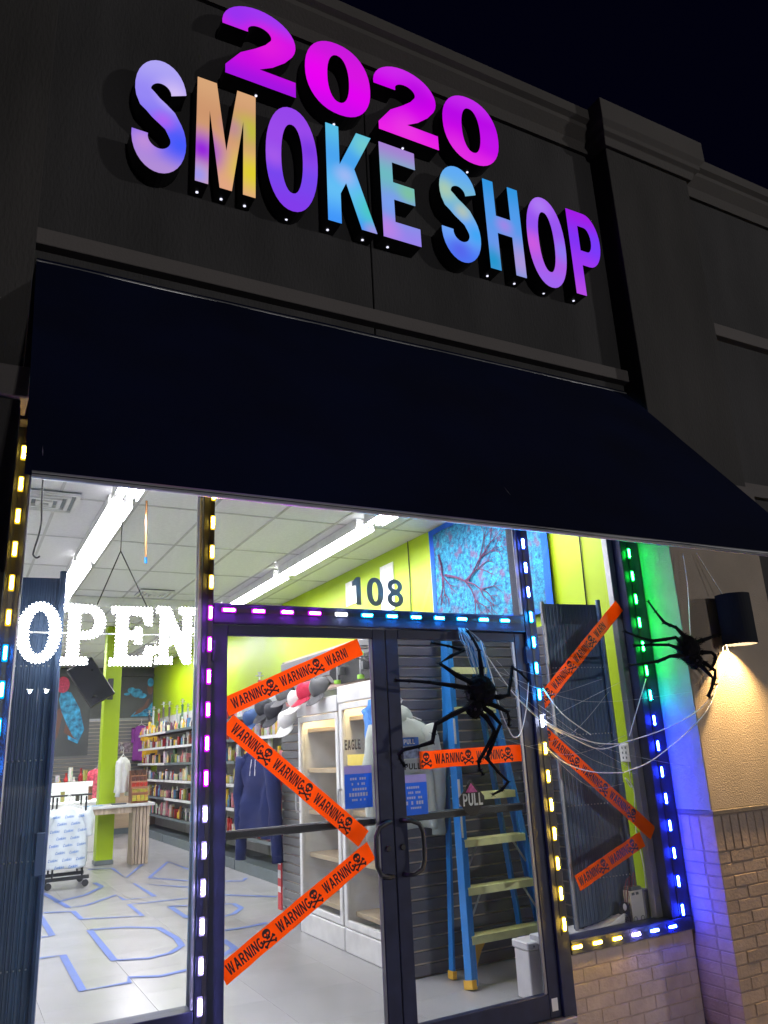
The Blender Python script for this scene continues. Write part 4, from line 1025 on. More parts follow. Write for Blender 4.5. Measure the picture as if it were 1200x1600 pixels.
for lb, pts in WC: cable('white_string', lb, 'string', smoothpts(pts, 5), .0032, M['cord'], 'white strings strung as a spider web')

# ================================================================ LADDER
ld = thing('step_ladder', 'blue fibreglass step ladder with yellow treads leaning folded against the partition', 'ladder', (3.25, .8, 0))
def lr(f, side):   # front rail point at height z
    return lambda z: Vector((2.93+.19*z/2.3 if side < 0 else 3.585-.19*z/2.3, (.69+.133*z) if f else (.94+.05*z), z))
for side in (-1, 1):
    p = lr(True, side)
    a, b_ = p(.03), p(2.27)
    m = MB(); m.beam(a, b_, .022, .078, (0, -1, 0)); 
    sgn = -side
    m.beam(a+Vector((sgn*.022, -.03, 0)), b_+Vector((sgn*.022, -.03, 0)), .03, .012, (0, -1, 0)); m.beam(a+Vector((sgn*.022, .035, 0)), b_+Vector((sgn*.022, .035, 0)), .03, .012, (0, -1, 0))
    r_o = m.build('front_rail', M['ladder'], ld, bevel=.002)
    MB().beam(p(.012)+Vector((0, -.004, 0)), p(.06), .034, .095, (0, -1, 0)).build('foot', M['amber'], r_o)
    if side < 0:
        b = MB(); b.beam(p(1.45)+Vector((-.0, -.0415, 0)), p(1.62)+Vector((0, -.0415, 0)), .016, .002, (0, -1, 0)); b.beam(p(1.05)+Vector((0, -.0415, 0)), p(1.22)+Vector((0, -.0415, 0)), .018, .002, (0, -1, 0)); b.beam(p(.86)+Vector((0, -.0415, 0)), p(1.0)+Vector((0, -.0415, 0)), .014, .002, (0, -1, 0))
        b.build('white_label', M['white'], r_o)
    q = lr(False, side)
    k = MB().beam(q(.06)+Vector((side*-.03, 0, 0)), q(2.2)+Vector((side*-.03, 0, 0)), .02, .05, (0, -1, 0)).build('rear_rail', M['ladder'], ld, bevel=.002)
    MB().beam(q(.015)+Vector((side*-.03, 0, 0)), q(.06)+Vector((side*-.03, 0, 0)), .03, .06, (0, -1, 0)).build('foot', M['amber'], k)
for i, z in enumerate((.29, .56, .84, 1.12, 1.40, 1.69, 1.97)):
    a, b_ = lr(True, -1)(z), lr(True, 1)(z)
    m = MB(); m.box(a.x+.012, b_.x-.012, a.y-.045, a.y+.05, z-.004, z+.006); m.box(a.x+.012, b_.x-.012, a.y-.047, a.y-.041, z-.04, z+.004); m.box(a.x+.012, b_.x-.012, a.y+.043, a.y+.049, z-.03, z+.004)
    for g in range(5): m.box(a.x+.02, b_.x-.02, a.y-.035+g*.016, a.y-.031+g*.016, z+.006, z+.0085)
    tr = m.build('tread', M['lyellow'], ld)
    if z < 1.0 and i > 0:
        for s_, pt in ((1, a), (-1, b_)):
            MB().beam(pt+Vector((s_*.11, -.03, -.035)), pt+Vector((s_*.022, -.04, -.17)), .014, .004, (0, -1, 0)).build('brace', M['steel'], tr)
a = lr(True, -1)(.29); 
MB().shape([[(a.x+.016, .25), (a.x+.15, .25), (a.x+.11, .2), (a.x+.07, .12), (a.x+.05, .03), (a.x+.018, .03), (a.x+.04, .12)]], lambda u, v: (u, .735, v), lambda u, v: (u, .747, v)).build('corner_brace', M['amber'], ld)
MB().box(3.08, 3.44, .955, 1.075, 2.25, 2.31).build('top_cap', M['amber'], ld, bevel=.008)
MB().box(3.2, 3.33, .8945, .8965, 1.665, 1.683).build('tread_label', M['ink'], ld)
# white box beside the door
wb = thing('white_box', 'white boxy pedestal with a lipped top behind the bottom corner of the right door', 'box', (3.16, .35, 0))
MB().box(3.085, 3.24, .28, .42, .008, .27).build('body', M['white'], wb, bevel=.006)
MB().box(3.075, 3.25, .27, .43, .27, .315).build('lid', M['white'], wb, bevel=.008)
b = MB(); b.ball((3.12, .268, .292), .006, .004, .006, 8, 5); b.ball((3.2, .268, .292), .006, .004, .006, 8, 5); b.build('screw', M['grey'], wb)

# ================================================================ GARMENTS
def loft(mb, rings):
    n = len(rings[0]); base = len(mb.v)
    for r in rings: mb.v += [tuple(p) for p in r]
    for i in range(len(rings)-1):
        for k in range(n):
            a = base+i*n+k; b_ = base+i*n+(k+1) % n
            mb.f.append((a, b_, b_+n, a+n))
    mb.f.append(tuple(base+k for k in reversed(range(n)))); mb.f.append(tuple(base+(len(rings)-1)*n+k for k in range(n)))
def garment(name, label, cat, loc, rz, m, w=.5, h=.68, sleeve=.6, hood=False, group=None, fold=1.0, print_fn=None, hanger=True):
    """hanging top, local origin at the hanger hook; faces -y"""
    t = thing(name, label, cat, (0, 0, 0), 1, group); t.rotation_euler = (0, 0, rz); t.location = loc
    sd = random.random()*50
    b = MB(); rings = []; n = 44; zt = -.1
    for i in range(25):
        f = i/24; z = zt-.02-h*f
        hw = w/2*(.34+.66*min(1, (f/.1)**.6)) if f < .1 else w/2*(1+.05*f)
        dp = (.035+.03*min(1, f*5))*(1+.2*f)
        ring = []
        for k in range(n):
            a = 2*pi*k/n; c, s = cos(a), sin(a)
            fo = fold*.017*f*sin(a*5+sd+f*2)+fold*.02*noise.noise(Vector((c*2.5+sd, s*2.5, z*5)))+fold*.01*noise.noise(Vector((c*6+sd, s*6, z*14)))
            ring.append((hw*math.copysign(abs(c)**.8, c)+fo, dp*math.copysign(abs(s)**.8, s)+fo, z+.01*fold*sin(a*3+sd)*f))
        rings.append(ring)
    loft(b, rings); b.smooth = True; b.build('torso', m, t)
    for sgn in (-1, 1):
        b = MB(); L = h*sleeve; pts = []; rs = []
        for i in range(9):
            f = i/8
            pts.append((sgn*(w*.40+w*.16*min(1, f*2.2)+.012*sin(f*6+sd)), -.012*sin(f*4+sd)-.01, zt-.06-.02-L*f)); rs.append((.078-.028*f)*(w/.5)*(1+.1*sin(i*2.6+sd)))
        b.tube(pts, rs, 12); b.smooth = True; b.build('sleeve', m, t)
    if hood:
        b = MB(); b.ball((0, .03, zt-.03), w*.24, .075, .1, 16, 10, .02); b.smooth = True; b.build('hood', m, t)
        b = MB()
        for sgn in (-1, 1): b.tube([(sgn*.03, -.06, zt-.1), (sgn*.04, -.075, zt-.25)], .004, 5)
        b.build('drawstring', M['cord'], t)
    if hanger:
        b = MB(); b.tube([(0, 0, zt+.02), (0, 0, -.03), (.02, 0, 0), (.0, 0, .025), (-.02, 0, .01)], .0045, 6); b.tube([(-w*.36, 0, zt-.04), (0, 0, zt+.02), (w*.36, 0, zt-.04)], .006, 6); b.build('hanger', M['cord'], t)
    if print_fn: print_fn(t)
    return t
sage = mat('sage_fleece', (.5, .55, .5), .9, bump=.3, bscale=200, var=.08, scale=5)
navy = mat('navy_fleece', (.004, .012, .075), .9, bump=.3, bscale=200, var=.12, scale=5)
blue = mat('blue_cotton', (.07, .25, .68), .9, bump=.2, bscale=200)
garment('hoodie', 'pale grey green hoodie hanging on the dark slatwall behind the right door', 'hoodie', (2.715, 1.0, 1.76), 0, sage, .46, .72, .98, True)
garment('hoodie', 'navy blue hoodie hanging on the slatwall end behind the left door', 'hoodie', (2.64, 3.74, 1.60), radians(-72), navy, .5, .78, 1.2, True, fold=1.5)
garment('t_shirt', 'blue shirt hanging on the near fridge beside the door frame', 'shirt', (2.62, 1.2, 1.90), radians(-112), blue, .42, .62, .32, False)
MB
yel = mat('yellow_cotton', (.85, .5, .02), .9); pur = mat('purple_cotton', (.25, .05, .3), .9); red = mat('red_white_cotton', (.6, .08, .12), .9, var=.7, scale=25)
garment('t_shirt', 'yellow shirt hanging at the far end of the shelves', 'shirt', (3.86, 14.2, 2.25), radians(-30), yel, .42, .62, .35)
garment('t_shirt', 'purple shirt hanging beside the yellow shirt at the back', 'shirt', (3.68, 14.6, 2.3), radians(-60), pur, .42, .75, .4)
garment('t_shirt', 'red and white shirt hanging behind the column near the glass case', 'shirt', (2.35, 11.6, 1.45), radians(-50), red, .34, .5, .35)
garment('long_sleeve_top', 'white long sleeved top hanging beside the green column above the table', 'top', (2.3, 8.94, 1.62), radians(58), mat('white_cotton', (.8, .8, .82), .9), .34, .5, 1.0)
# caps hung on the slatwall
def cap(loc, rz, tilt, m, label, brimm=None):
    t = thing('baseball_cap', label, 'cap', (0, 0, 0), 1, 'baseball caps hung on the slatwall'); t.location = loc; t.rotation_euler = (tilt, 0, rz)
    b = MB(); n = 20
    prof = [(.001, .1)]+[(.088*sin(radians(a))**.8, .1*cos(radians(a))) for a in range(8, 91, 9)]+[(.087, -.018)]
    b.lathe(list(reversed(prof)), n=n, sy=1.15)
    b.v = [(x, y, z*(1.08 if y < 0 else .86)) for x, y, z in b.v]; b.smooth = True; cr = b.build('crown', m, t)
    q = MB(); q.ball((0, 0, .1), .01, .01, .006, 8, 5); q.build('button', m, cr)
    b = MB(); vs = []
    for i in range(13):
        a = radians(-62+124*i/12-90); c, s = cos(a), sin(a)
        for r, zz in ((.088, -.01), (.088+.085*(1-(abs(i-6)/6)**2.5)+.002, -.035+.02*(1-abs(i-6)/6))): b.v.append((c*r, s*r*1.12, zz)); b.v.append((c*r, s*r*1.12, zz-.005))
    for i in range(12):
        a = i*4; b.f += [(a, a+2, a+6, a+4), (a+1, a+5, a+7, a+3), (a+2, a+3, a+7, a+6)]
    b.build('brim', brimm or m, t); return t
wht = mat('white_cap', (.75, .74, .73), .85); dk = mat('dark_cap', (.035, .037, .045), .85); rd = mat('red_cap', (.5, .02, .06), .85); gy = mat('grey_cap', (.11, .11, .115), .85)
T9 = radians(68)
c1 = cap((2.72, 2.88, 1.9), radians(-78), radians(38), wht, 'white cap with a red triangle print on the front')
c1r = MB().shape([[(-.03, .02), (.03, .02), (0, .07)]], lambda u, v: (u, -.12+.02*0, v), lambda u, v: (u, -.1215, v))
o = c1r.build('front_print', mat('red_outline', (.7, .25, .25), .6), None); o.parent = c1
cap((2.72, 3.13, 1.74), radians(-70), radians(48), wht, 'white cap hanging lowest with its brim down')
cap((2.72, 2.66, 1.95), radians(-85), radians(34), rd, 'red cap between the white cap and the dark cap')
cap((2.72, 2.37, 1.96), radians(-80), radians(42), gy, 'charcoal cap overlapping the top corner of the far fridge')
cap((2.72, 3.5, 1.84), radians(-75), radians(48), dk, 'dark navy cap left of the white caps')
cap((2.74, 3.25, 1.98), radians(-75), radians(34), gy, 'grey cap above the lowest white cap')
cap((2.78, 3.95, 1.9), radians(-75), radians(48), dk, 'black cap hanging at the far end of the cap row')
cap((2.8, 4.4, 1.82), radians(-75), radians(48), mat('blue_cap', (.03, .07, .18), .85), 'blue cap nearest the left door frame')
# wire basket
t = thing('wire_basket', 'round wire basket on the slatwall above the near fridge', 'basket', (2.78, 1.55, 2.15))
b = MB()
for r, z in ((.1, 2.2), (.085, 2.12)): b.tube([(2.74+r*cos(a*pi/10), 1.55+r*sin(a*pi/10), z) for a in range(21)], .004, 5)
b.tube([(2.74, 1.65, 2.2), (2.74, 1.55, 2.09), (2.74, 1.45, 2.2)], .003, 5); b.tube([(2.85, 1.55, 2.2), (2.74, 1.55, 2.09), (2.65, 1.55, 2.2)], .003, 5)
b.build('wire_frame', M['blackpl'], t)

# ================================================================ WALL SHELVES AND PRODUCTS
cols = [(245, 240, 230), (250, 235, 190), (235, 225, 235), (215, 215, 220), (190, 50, 45), (230, 225, 215), (60, 90, 60), (235, 190, 60), (40, 45, 60), (150, 90, 60), (225, 140, 150), (90, 140, 190), (240, 240, 235), (120, 50, 90), (180, 170, 90), (70, 60, 55), (250, 215, 150), (160, 30, 40)]
prodm = rampmat('product_print', cols, .35, .3)
protos = []
p_ = MB().box(-.035, .035, -.05, .05, 0, .15).build('packet', prodm, None, bevel=.004); protos.append(p_)
p_ = MB().lathe([(.03, 0), (.034, .01), (.034, .1), (.014, .125), (.014, .155), (.017, .156), (.017, .17), (.0, .171)], n=10).build('bottle', prodm, None); protos.append(p_)
p_ = MB().lathe([(.042, 0), (.044, .01), (.044, .085), (.04, .09), (.046, .092), (.046, .12), (.0, .121)], n=10).build('jar', prodm, None); protos.append(p_)
p_ = MB().box(-.055, .055, -.03, .03, 0, .19).build('pouch', prodm, None, bevel=.012); protos.append(p_)
for p_ in protos: COL.objects.unlink(p_)
PN = ('packet', 'bottle', 'jar', 'pouch')
def shelf_unit(y0, y1, xf, zs, label, top=True):
    t = thing('shop_shelves', label, 'shelving', (xf, (y0+y1)/2, 0), group='product shelves along the right wall')
    MB().box(3.9, 3.95, y0, y1, .1, max(zs)+.35).build('back_panel', M['grid'], t)
    MB().box(xf, 3.95, y0, y1, .009, .14).build('base', M['grey'], t)
    for z in zs:
        s = MB().box(xf, 3.9, y0+.01, y1-.01, z-.025, z).build('shelf', M['blackpl'], t)
        MB().box(xf-.006, xf-.001, y0+.01, y1-.01, z-.035, z+.005).build('price_rail', M['white'] if random.random() < .5 else M['grey'], s)
    return t
zs = (.44, .76, 1.07, 1.37, 1.66, 1.94)
units = [(5.0, 6.9, 'near product shelves seen through the left door'), (6.95, 8.85, 'next product shelves beside the near ones'), (8.9, 11.4, 'middle product shelves seen through the left window'), (11.45, 13.9, 'far product shelves seen through the left window')]
XF = {5.0: 3.42, 6.95: 3.42, 8.9: 3.5, 11.45: 3.5}
n_prod = 0
for y0, y1, lb in units:
    xf = XF[y0]
    shelf_unit(y0, y1, xf, zs, lb)
    for zi, z in enumerate(zs):
        y = y0+.08
        while y < y1-.06:
            k = random.choices((0, 1, 2, 3), ((3, 1, 2, 3), (2, 4, 2, 1), (1, 4, 3, 1), (3, 2, 2, 2), (1, 3, 4, 1), (2, 4, 3, 1))[zi])[0]
            if y0 == 5.0 and z > 1.9: y += .15; continue
            o = bpy.data.objects.new(PN[k], protos[k].data); COL.objects.link(o)
            sc_ = random.uniform(.5, .85); o.scale = (sc_, sc_, sc_*random.uniform(1.15, 1.9)); o.rotation_euler = (0, 0, random.uniform(-.25, .25)+pi/2)
            o.location = (xf+.07+random.uniform(0, .03), y, z+.001)
            where = ('bottom', 'second lowest', 'third lowest', 'third highest', 'second highest', 'top')[zi]+' tier of the '+lb.split(' product')[0]+' shelves'
            tag(o, {'packet': 'small printed packet', 'bottle': 'small coloured bottle', 'jar': 'small lidded jar', 'pouch': 'small printed pouch'}[PN[k]]+' on the '+where, PN[k], {'packet': 'packets', 'bottle': 'bottles', 'jar': 'jars', 'pouch': 'pouches'}[PN[k]]+' on the '+where)
            n_prod += 1
            y += random.uniform(.085, .12) if y0 > 8 else random.uniform(.085, .12)
# glass water pipes on the top shelf
wpm = [mat('smoked_glass', (.06, .05, .05), .1, coat=.5), mat('green_glass', (.05, .14, .08), .1, coat=.5), mat('clear_tinted_glass', (.35, .4, .42), .08, coat=.5), mat('red_glass', (.3, .05, .05), .1, coat=.5)]
def pipe(x, y, z, s, m, label):
    t = thing('water_pipe', label, 'water pipe', (x, y, z), group='water pipes on the top shelf')
    b = MB().lathe([(.05*s, 0), (.075*s, .03*s), (.08*s, .08*s), (.05*s, .15*s), (.022*s, .2*s), (.02*s, .42*s), (.03*s, .44*s), (.018*s, .46*s)], (x, y, z), 12); b.smooth = True; b.build('vase', m, t)
    MB().lathe([(.012*s, .46*s), (.012*s, .5*s), (.06*s, .51*s), (.06*s, .515*s), (.014*s, .52*s), (.03*s, .56*s)], (x, y, z), 12).build('tray', M['steel'], t)
for i, (y, s, k) in enumerate(((13.5, .9, 0), (13.1, 1.0, 2), (12.6, .85, 3), (12.2, 1.05, 0), (11.7, 1.0, 0), (11.1, .8, 2), (10.7, .95, 1), (10.3, .75, 2), (9.8, .9, 0), (9.3, .8, 1))):
    pipe(3.62, y, 1.941, s, wpm[k], ('smoked', 'green', 'clear', 'red')[k]+' glass water pipe on the top shelf at the back, '+('farthest', 'second farthest', 'third farthest', 'fourth farthest', 'tall middle', 'short middle', 'fourth nearest', 'third nearest', 'second nearest', 'nearest')[i])
pipe(3.55, 6.3, 1.941, 1.0, wpm[3], 'water pipe with a brass tray standing above the near product shelves')
pipe(3.5, 6.0, 1.941, .7, wpm[2], 'short clear water pipe beside the one with the brass tray')

# ================================================================ TABLE, RACK, COUNTERS
tb = thing('display_table', 'light topped table with a slatted wood leg beside the green column', 'table', (2.2, 8.9, 0))
MB().box(1.7, 2.72, 8.55, 9.35-.37, .80, .84).build('table_top', M['white'], tb, bevel=.004)
for yy in (8.62, 8.9): MB().box(1.74, 1.77, yy, yy+.03, .009, .8).build('post', M['blackpl'], tb)
for x0 in (2.42,):
    for k in range(5):
        MB().box(x0+k*.05, x0+k*.05+.04, 8.62, 8.92, .009, .8).build('slat', M['woodgrey'], tb, bevel=.003)
MB().box(1.78, 2.4, 8.6, 8.63, .72, .799).build('apron', M['woodgrey'], tb)
dk_ = thing('packet_display', 'tiered display of brown and red packets standing on the table', 'display', (2.5, 8.75, .84))
MB().shape([[(8.68, .841), (8.92, .841), (8.92, 1.3), (8.86, 1.3), (8.68, .98)]], lambda u, v: (2.4, u, v), lambda u, v: (2.64, u, v)).build('stand', mat('display_card', (.3, .12, .06), .5), dk_)
for r in range(5):
    for k in range(4):
        o = MB().box(2.41+k*.057, 2.41+k*.057+.05, 8.64+r*.045, 8.67+r*.045, .87+r*.088, .95+r*.088).build('packet', rampmat('wrap%d%d' % (r, k), [((90, 60, 45), (110, 70, 60), (200, 60, 40), (190, 170, 70), (220, 190, 80))[4-r]]), dk_)
for k, (x, y, w) in enumerate(((1.85, 8.7, .14), (2.05, 8.75, .12), (2.22, 8.68, .1))):
    b = MB().box(x-w, x+w, y-.07, y+.07, .841, .847+.004*k).build('flyer', (mat('blue_flyer', (.15, .4, .75), .4), M['white'], mat('dark_flyer', (.05, .06, .09), .4))[k]); tag(b, ('blue flyers lying on the display table', 'white flyers lying on the display table', 'dark flyers lying on the display table beside the packets')[k], 'flyers')
rk = thing('clothes_rack', 'black rolling clothes rack in the left window', 'clothes rack', (1.36, 7.3, 0))
for y in (7.05, 7.5):
    MB().box(1.12, 1.62, y-.02, y+.02, .1, .14).build('base_bar', M['blackpl'], rk)
    for x in (1.16, 1.58):
        MB().lathe([(.0, -.015), (.04, -.015), (.04, .015), (0, .015)], (x, y, .05), 12, axis='y').build('caster', M['blackpl'], rk)
        MB().box(x-.012, x+.012, y-.012, y+.012, .05, .1).build('fork', M['steel'], rk)
for x in (1.2, 1.54):
    for y in (7.05, 7.5): MB().tube([(x, y, .14), (x, y, 1.05)], .012, 8).build('post', M['blackpl'], rk)
MB().tube([(1.1, 7.28, 1.06), (1.64, 7.28, 1.06)], .012, 8).build('hanging_rail', M['blackpl'], rk)
MB().box(1.2, 1.54, 7.04, 7.06, .62, .64).build('cross_bar', M['blackpl'], rk)
teem = mat('pale_blue_cotton', (.72, .78, .84), .9)
bprint = mat('blue_print', (.02, .17, .55), .7)
def cookies(t):
    b = MB()
    for r in range(8):
        for c in range(3):
            x = -.2+c*.155+(.075 if r % 2 else 0)
            if x > .12: continue
            text(b, 'Cookies', (x, 0, -.235-r*.08), (1, 0, .06), (.16, 0, 1), .034, .7, .1)
    b.v = [(x, -.034-.072*sqrt(max(.04, 1-(x/.24)**2)), z) for x, y, z in b.v]
    b.build('cookies_print', bprint, t)
for k, (x, y) in enumerate(((1.32, 6.93), (1.36, 7.2), (1.42, 7.42))):
    garment('t_shirt', ('pale blue shirt printed Cookies all over, front of the rolling rack', 'middle pale blue shirt on the rolling rack', 'rearmost pale blue shirt on the rolling rack')[k], 'shirt', (x, y, 1.05), radians(8*k), teem, .44, .68, .42, group='pale blue shirts on the rolling rack', print_fn=cookies if k == 0 else None, fold=.6)
gc = thing('glass_counter', 'brightly lit glass display counter at the back left of the shop', 'counter', (1.9, 11.3, 0))
MB().box(1.2, 2.55, 11.0, 11.6, .01, .8).build('cabinet', M['white'], gc, bevel=.005)
MB().box(1.22, 2.53, 11.02, 11.58, .802, .82).build('light_panel', emat('case_light', (1, 1, .97), 3), gc)
MB().box(1.23, 2.52, 11.585, 11.598, .825, 1.13).build('back_light', emat('case_back_light', (1, 1, .97), 1.6), gc)
MB().box(1.2, 2.55, 10.995, 11.005, .8, 1.14).build('front_glass', M['glass2'], gc); MB().box(1.2, 2.55, 11.01, 11.6, 1.14, 1.15).build('top_glass', M['glass2'], gc)
for x in (1.2, 2.53): MB().box(x, x+.02, 11.0, 11.6, .82, 1.139).build('corner_post', M['steel'], gc)
MB().box(1.23, 2.52, 11.2, 11.55, .98, .99).build('glass_shelf', M['glass2'], gc)
for i in range(11):
    o = bpy.data.objects.new('jar', protos[2].data); COL.objects.link(o); o.location = (1.28+i*.115, 11.12+.1*(i % 3), 1.151 if i % 2 else .821); o.scale = (.8, .8, .9+.5*(i % 3))
    tag(o, 'small jar on or inside the lit glass counter', 'jar', 'jars on the glass counter')
wc = thing('wooden_counter', 'plain pale wood counter end at the back right corner', 'counter', (3.6, 13.6, 0))
MB().box(3.02, 3.92, 13.95, 14.5, .01, 1.08).build('body', M['ply'], wc, bevel=.006); MB().box(2.98, 3.95, 13.92, 14.53, 1.081, 1.12).build('top', M['ply'], wc, bevel=.005); MB().box(3.02, 3.92, 13.93, 13.949, .01, .12).build('kick_board', M['grey'], wc)
bc = thing('back_counter', 'long dark counter with black front along the back of the shop', 'counter', (2.3, 13.2, 0))
MB().box(1.0, 2.9, 13.0, 13.5, .01, .95).build('front_panel', M['blackpl'], bc); MB().box(.95, 2.95, 12.96, 13.55, .951, .99).build('top', M['white'], bc)
random.seed(5)
for i in range(14):
    o = bpy.data.objects.new('bottle', protos[1].data); COL.objects.link(o); o.location = (1.1+i*.13, 13.1+random.uniform(0, .2), .991); o.scale = (1.3, 1.3, random.uniform(.9, 2.2))
    tag(o, 'small bottle standing on the long dark back counter', 'bottle', 'bottles on the back counter')
# tapestry on the right wall
tp = thing('tapestry', 'turquoise tapestry with a red tree and blue border on the lime wall', 'tapestry', (3.98, 1.6, 3.0))
def tapmat():
    m = mat('tapestry_cloth', (.006, .1, .27), .9, var=.5, scale=26, col2=(.025, .27, .4)); nt = m.node_tree; b = nt.nodes['Principled BSDF']
    src = b.inputs['Base Color'].links[0].from_socket
    tc = N(nt, 'ShaderNodeTexCoord'); vo = N(nt, 'ShaderNodeTexVoronoi', feature='DISTANCE_TO_EDGE'); vo.inputs['Scale'].default_value = 48; nt.links.new(tc.outputs['Object'], vo.inputs['Vector'])
    cr = N(nt, 'ShaderNodeMapRange'); cr.inputs[1].default_value = .0; cr.inputs[2].default_value = .09; nt.links.new(vo.outputs['Distance'], cr.inputs[0])
    mx = N(nt, 'ShaderNodeMix', data_type='RGBA'); nt.links.new(cr.outputs[0], mx.inputs[0]); mx.inputs[6].default_value = (.008, .045, .17, 1); nt.links.new(src, mx.inputs[7])
    n2 = N(nt, 'ShaderNodeTexNoise'); n2.inputs['Scale'].default_value = 9; nt.links.new(tc.outputs['Object'], n2.inputs['Vector'])
    c2 = N(nt, 'ShaderNodeMapRange'); c2.inputs[1].default_value = .55; c2.inputs[2].default_value = .68; c2.inputs[4].default_value = .7; nt.links.new(n2.outputs[0], c2.inputs[0])
    m3 = N(nt, 'ShaderNodeMix', data_type='RGBA'); nt.links.new(c2.outputs[0], m3.inputs[0]); nt.links.new(mx.outputs[2], m3.inputs[6]); m3.inputs[7].default_value = (.16, .05, .13, 1); nt.links.new(m3.outputs[2], b.inputs['Base Color']); return m
def cloth(y0, y1, z0, z1, x, name, m, n=24, k=18):
    b = MB()
    for s in (0, 1):
        for j in range(k+1):
            for i in range(n+1):
                y = y0+(y1-y0)*i/n; z = z0+(z1-z0)*j/k
                fo = -.012*sin(y*9)*(1.2-j/k)-.008*noise.noise(Vector((y*4, z*3, 1)))
                b.v.append((x+fo+(.003 if s else 0), y, z+.012*sin(y*4)*(1 if j in (0,) else .5)))
    n1 = (n+1)*(k+1)
    for j in range(k):
        for i in range(n):
            a = j*(n+1)+i; b.f.append((a, a+1, a+n+2, a+n+1)); b.f.append((n1+a, n1+a+n+1, n1+a+n+2, n1+a+1))
    b.smooth = True; return b.build(name, m, tp, recalc=False)
cloth(.76, 2.44, 2.42, 3.46, 3.972, 'cloth', tapmat())
bord = mat('blue_border', (.01, .1, .6), .9)
for a in ((.73, .80, 2.40, 3.48), (2.40, 2.47, 2.40, 3.48), (.8, 2.4, 2.40, 2.46), (.8, 2.4, 3.42, 3.48)): cloth(*a, 3.966, 'border', bord, 12 if a[1]-a[0] > .3 else 3, 12 if a[3]-a[2] > .3 else 2)
b = MB(); random.seed(21)
def branch(p, d, l, r, k):
    q = p+d*l; b.tube([(3.955, p.x, p.y), (3.954, (p.x+q.x)/2+random.uniform(-.03, .03), (p.y+q.y)/2), (3.955, q.x, q.y)], [r*.42, r*.34, r*.26], 6)
    if k:
        for s in (-1, 1, .2):
            a = s*random.uniform(.35, .75); branch(q, Vector((d.x*cos(a)-d.y*sin(a), d.x*sin(a)+d.y*cos(a))), l*random.uniform(.6, .8), r*.62, k-1)
branch(Vector((2.3, 3.2)), Vector((-.2, -1)).normalized(), .22, .03, 2)
branch(Vector((2.2, 2.98)), Vector((-.9, -.35)).normalized(), .34, .034, 3)
branch(Vector((1.86, 2.84)), Vector((-.8, .6)).normalized(), .28, .024, 3)
b.build('tree_print', mat('maroon_print', (.1, .035, .09), .9, var=.4, scale=25), tp)
random.seed(31)
# flat white sheets and wires on the lime wall
t = tag(MB().box(3.985, 3.999, 3.27, 3.56, 2.85, 3.36).build('wall_sheet', M['white']), 'white sheet on the lime wall behind the number', 'paper')
t = tag(MB().box(3.985, 3.999, 4.1, 4.45, 3.08, 3.36).build('wall_sheet', M['white']), 'smaller white sheet farther along the lime wall', 'paper')
cable('wall_cable', 'thin black cable down the lime wall left of the tapestry', 'cable', [(3.992, 2.93, 3.5), (3.992, 2.93, 3.1), (3.992, 2.96, 2.33)], .005, M['blackpl'])
cable('wall_cable', 'thin black cable down the lime wall right of the tapestry', 'cable', [(3.992, .39, 3.5), (3.99, .395, 2.9), (3.992, .41, 2.34)], .005, M['blackpl'])

# ================================================================ THINGS ON THE WINDOW SILL
MB().box(3.146, 3.99, .092, .34, .30, .345).build('window_ledge', M['wall'], sf, bevel=.004)
ps = thing('power_supply', 'white metal power supply box standing on the right window ledge', 'power supply', (3.82, .11, .345))
MB().box(3.765, 3.87, .075+.03, .135+.03, .346, .53).build('case', M['white'], ps, bevel=.003)
MB().box(3.775, 3.86, .104, .166, .53, .55).build('terminal_block', M['grey'], ps)
q = MB()
for k in range(2): q.tube([(3.785+.06*k+.014*cos(a*pi/8), .1025, .37+.016*sin(a*pi/8)) for a in range(17)], .002, 5)
for k in range(2): q.box(3.778+.035*k, 3.80+.035*k, .1025, .1045, .505, .52)
q.build('print_marks', M['grey'], ps)
q = MB(); 
for k, dx in enumerate((0, .02, .045)): q.tube(smoothpts([(3.785+dx, .12, .55), (3.78+dx, .11, .6), (3.75+dx*1.5, .11, .585+.02*k), (3.735+dx, .12, .50), (3.73, .12, .36)], 5), .003, 5)
q.build('wires', mat('maroon_wire', (.2, .03, .05), .5), ps)
p2 = thing('power_supply', 'clear sided grey power supply beside the white one on the ledge', 'power supply', (3.91, .13, .345))
MB().box(3.882, 3.935, .12, .18, .346, .525).build('case', mat('lilac_plastic', (.35, .34, .45), .2), p2, bevel=.003); MB().box(3.9, 3.912, .117, .1195, .36, .51).build('white_stripe', M['white'], p2)
rg = thing('white_cloth', 'crumpled white cloth lying on the right window ledge', 'cloth', (3.6, .12, .345))
b = MB(); n = 16
for s in (0, 1):
    for j in range(7):
        for i in range(n+1):
            f = i/n; g = j/6
            hgt = .09*f**1.6*(1-g*.5)*(1-max(0, f-.85)*4)+.012*abs(noise.noise(Vector((f*7, g*4, 2))))
            b.v.append((3.47+.27*f+.01*sin(g*8), .105+.14*g, .347+(hgt if s == 0 else 0)))
n1 = 7*(n+1)
for j in range(6):
    for i in range(n):
        a = j*(n+1)+i; b.f += [(a, a+1, a+n+2, a+n+1), (n1+a, n1+a+n+1, n1+a+n+2, n1+a+1)]
for i in range(n): b.f += [(i, n1+i, n1+i+1, i+1), (6*(n+1)+i, 6*(n+1)+i+1, n1+6*(n+1)+i+1, n1+6*(n+1)+i)]
b.smooth = True; b.build('cloth_sheet', M['white'], rg)
cm = thing('plug_adapter', 'black plug adapter with a white face leaning on the power supply', 'plug', (3.73, .1, .42))
MB().shape([[(3.69, .36), (3.755, .35), (3.755, .45), (3.73, .475), (3.70, .45)]], lambda u, v: (u, .105, v), lambda u, v: (u, .15, v)).build('body', M['blackpl'], cm, bevel=.006)
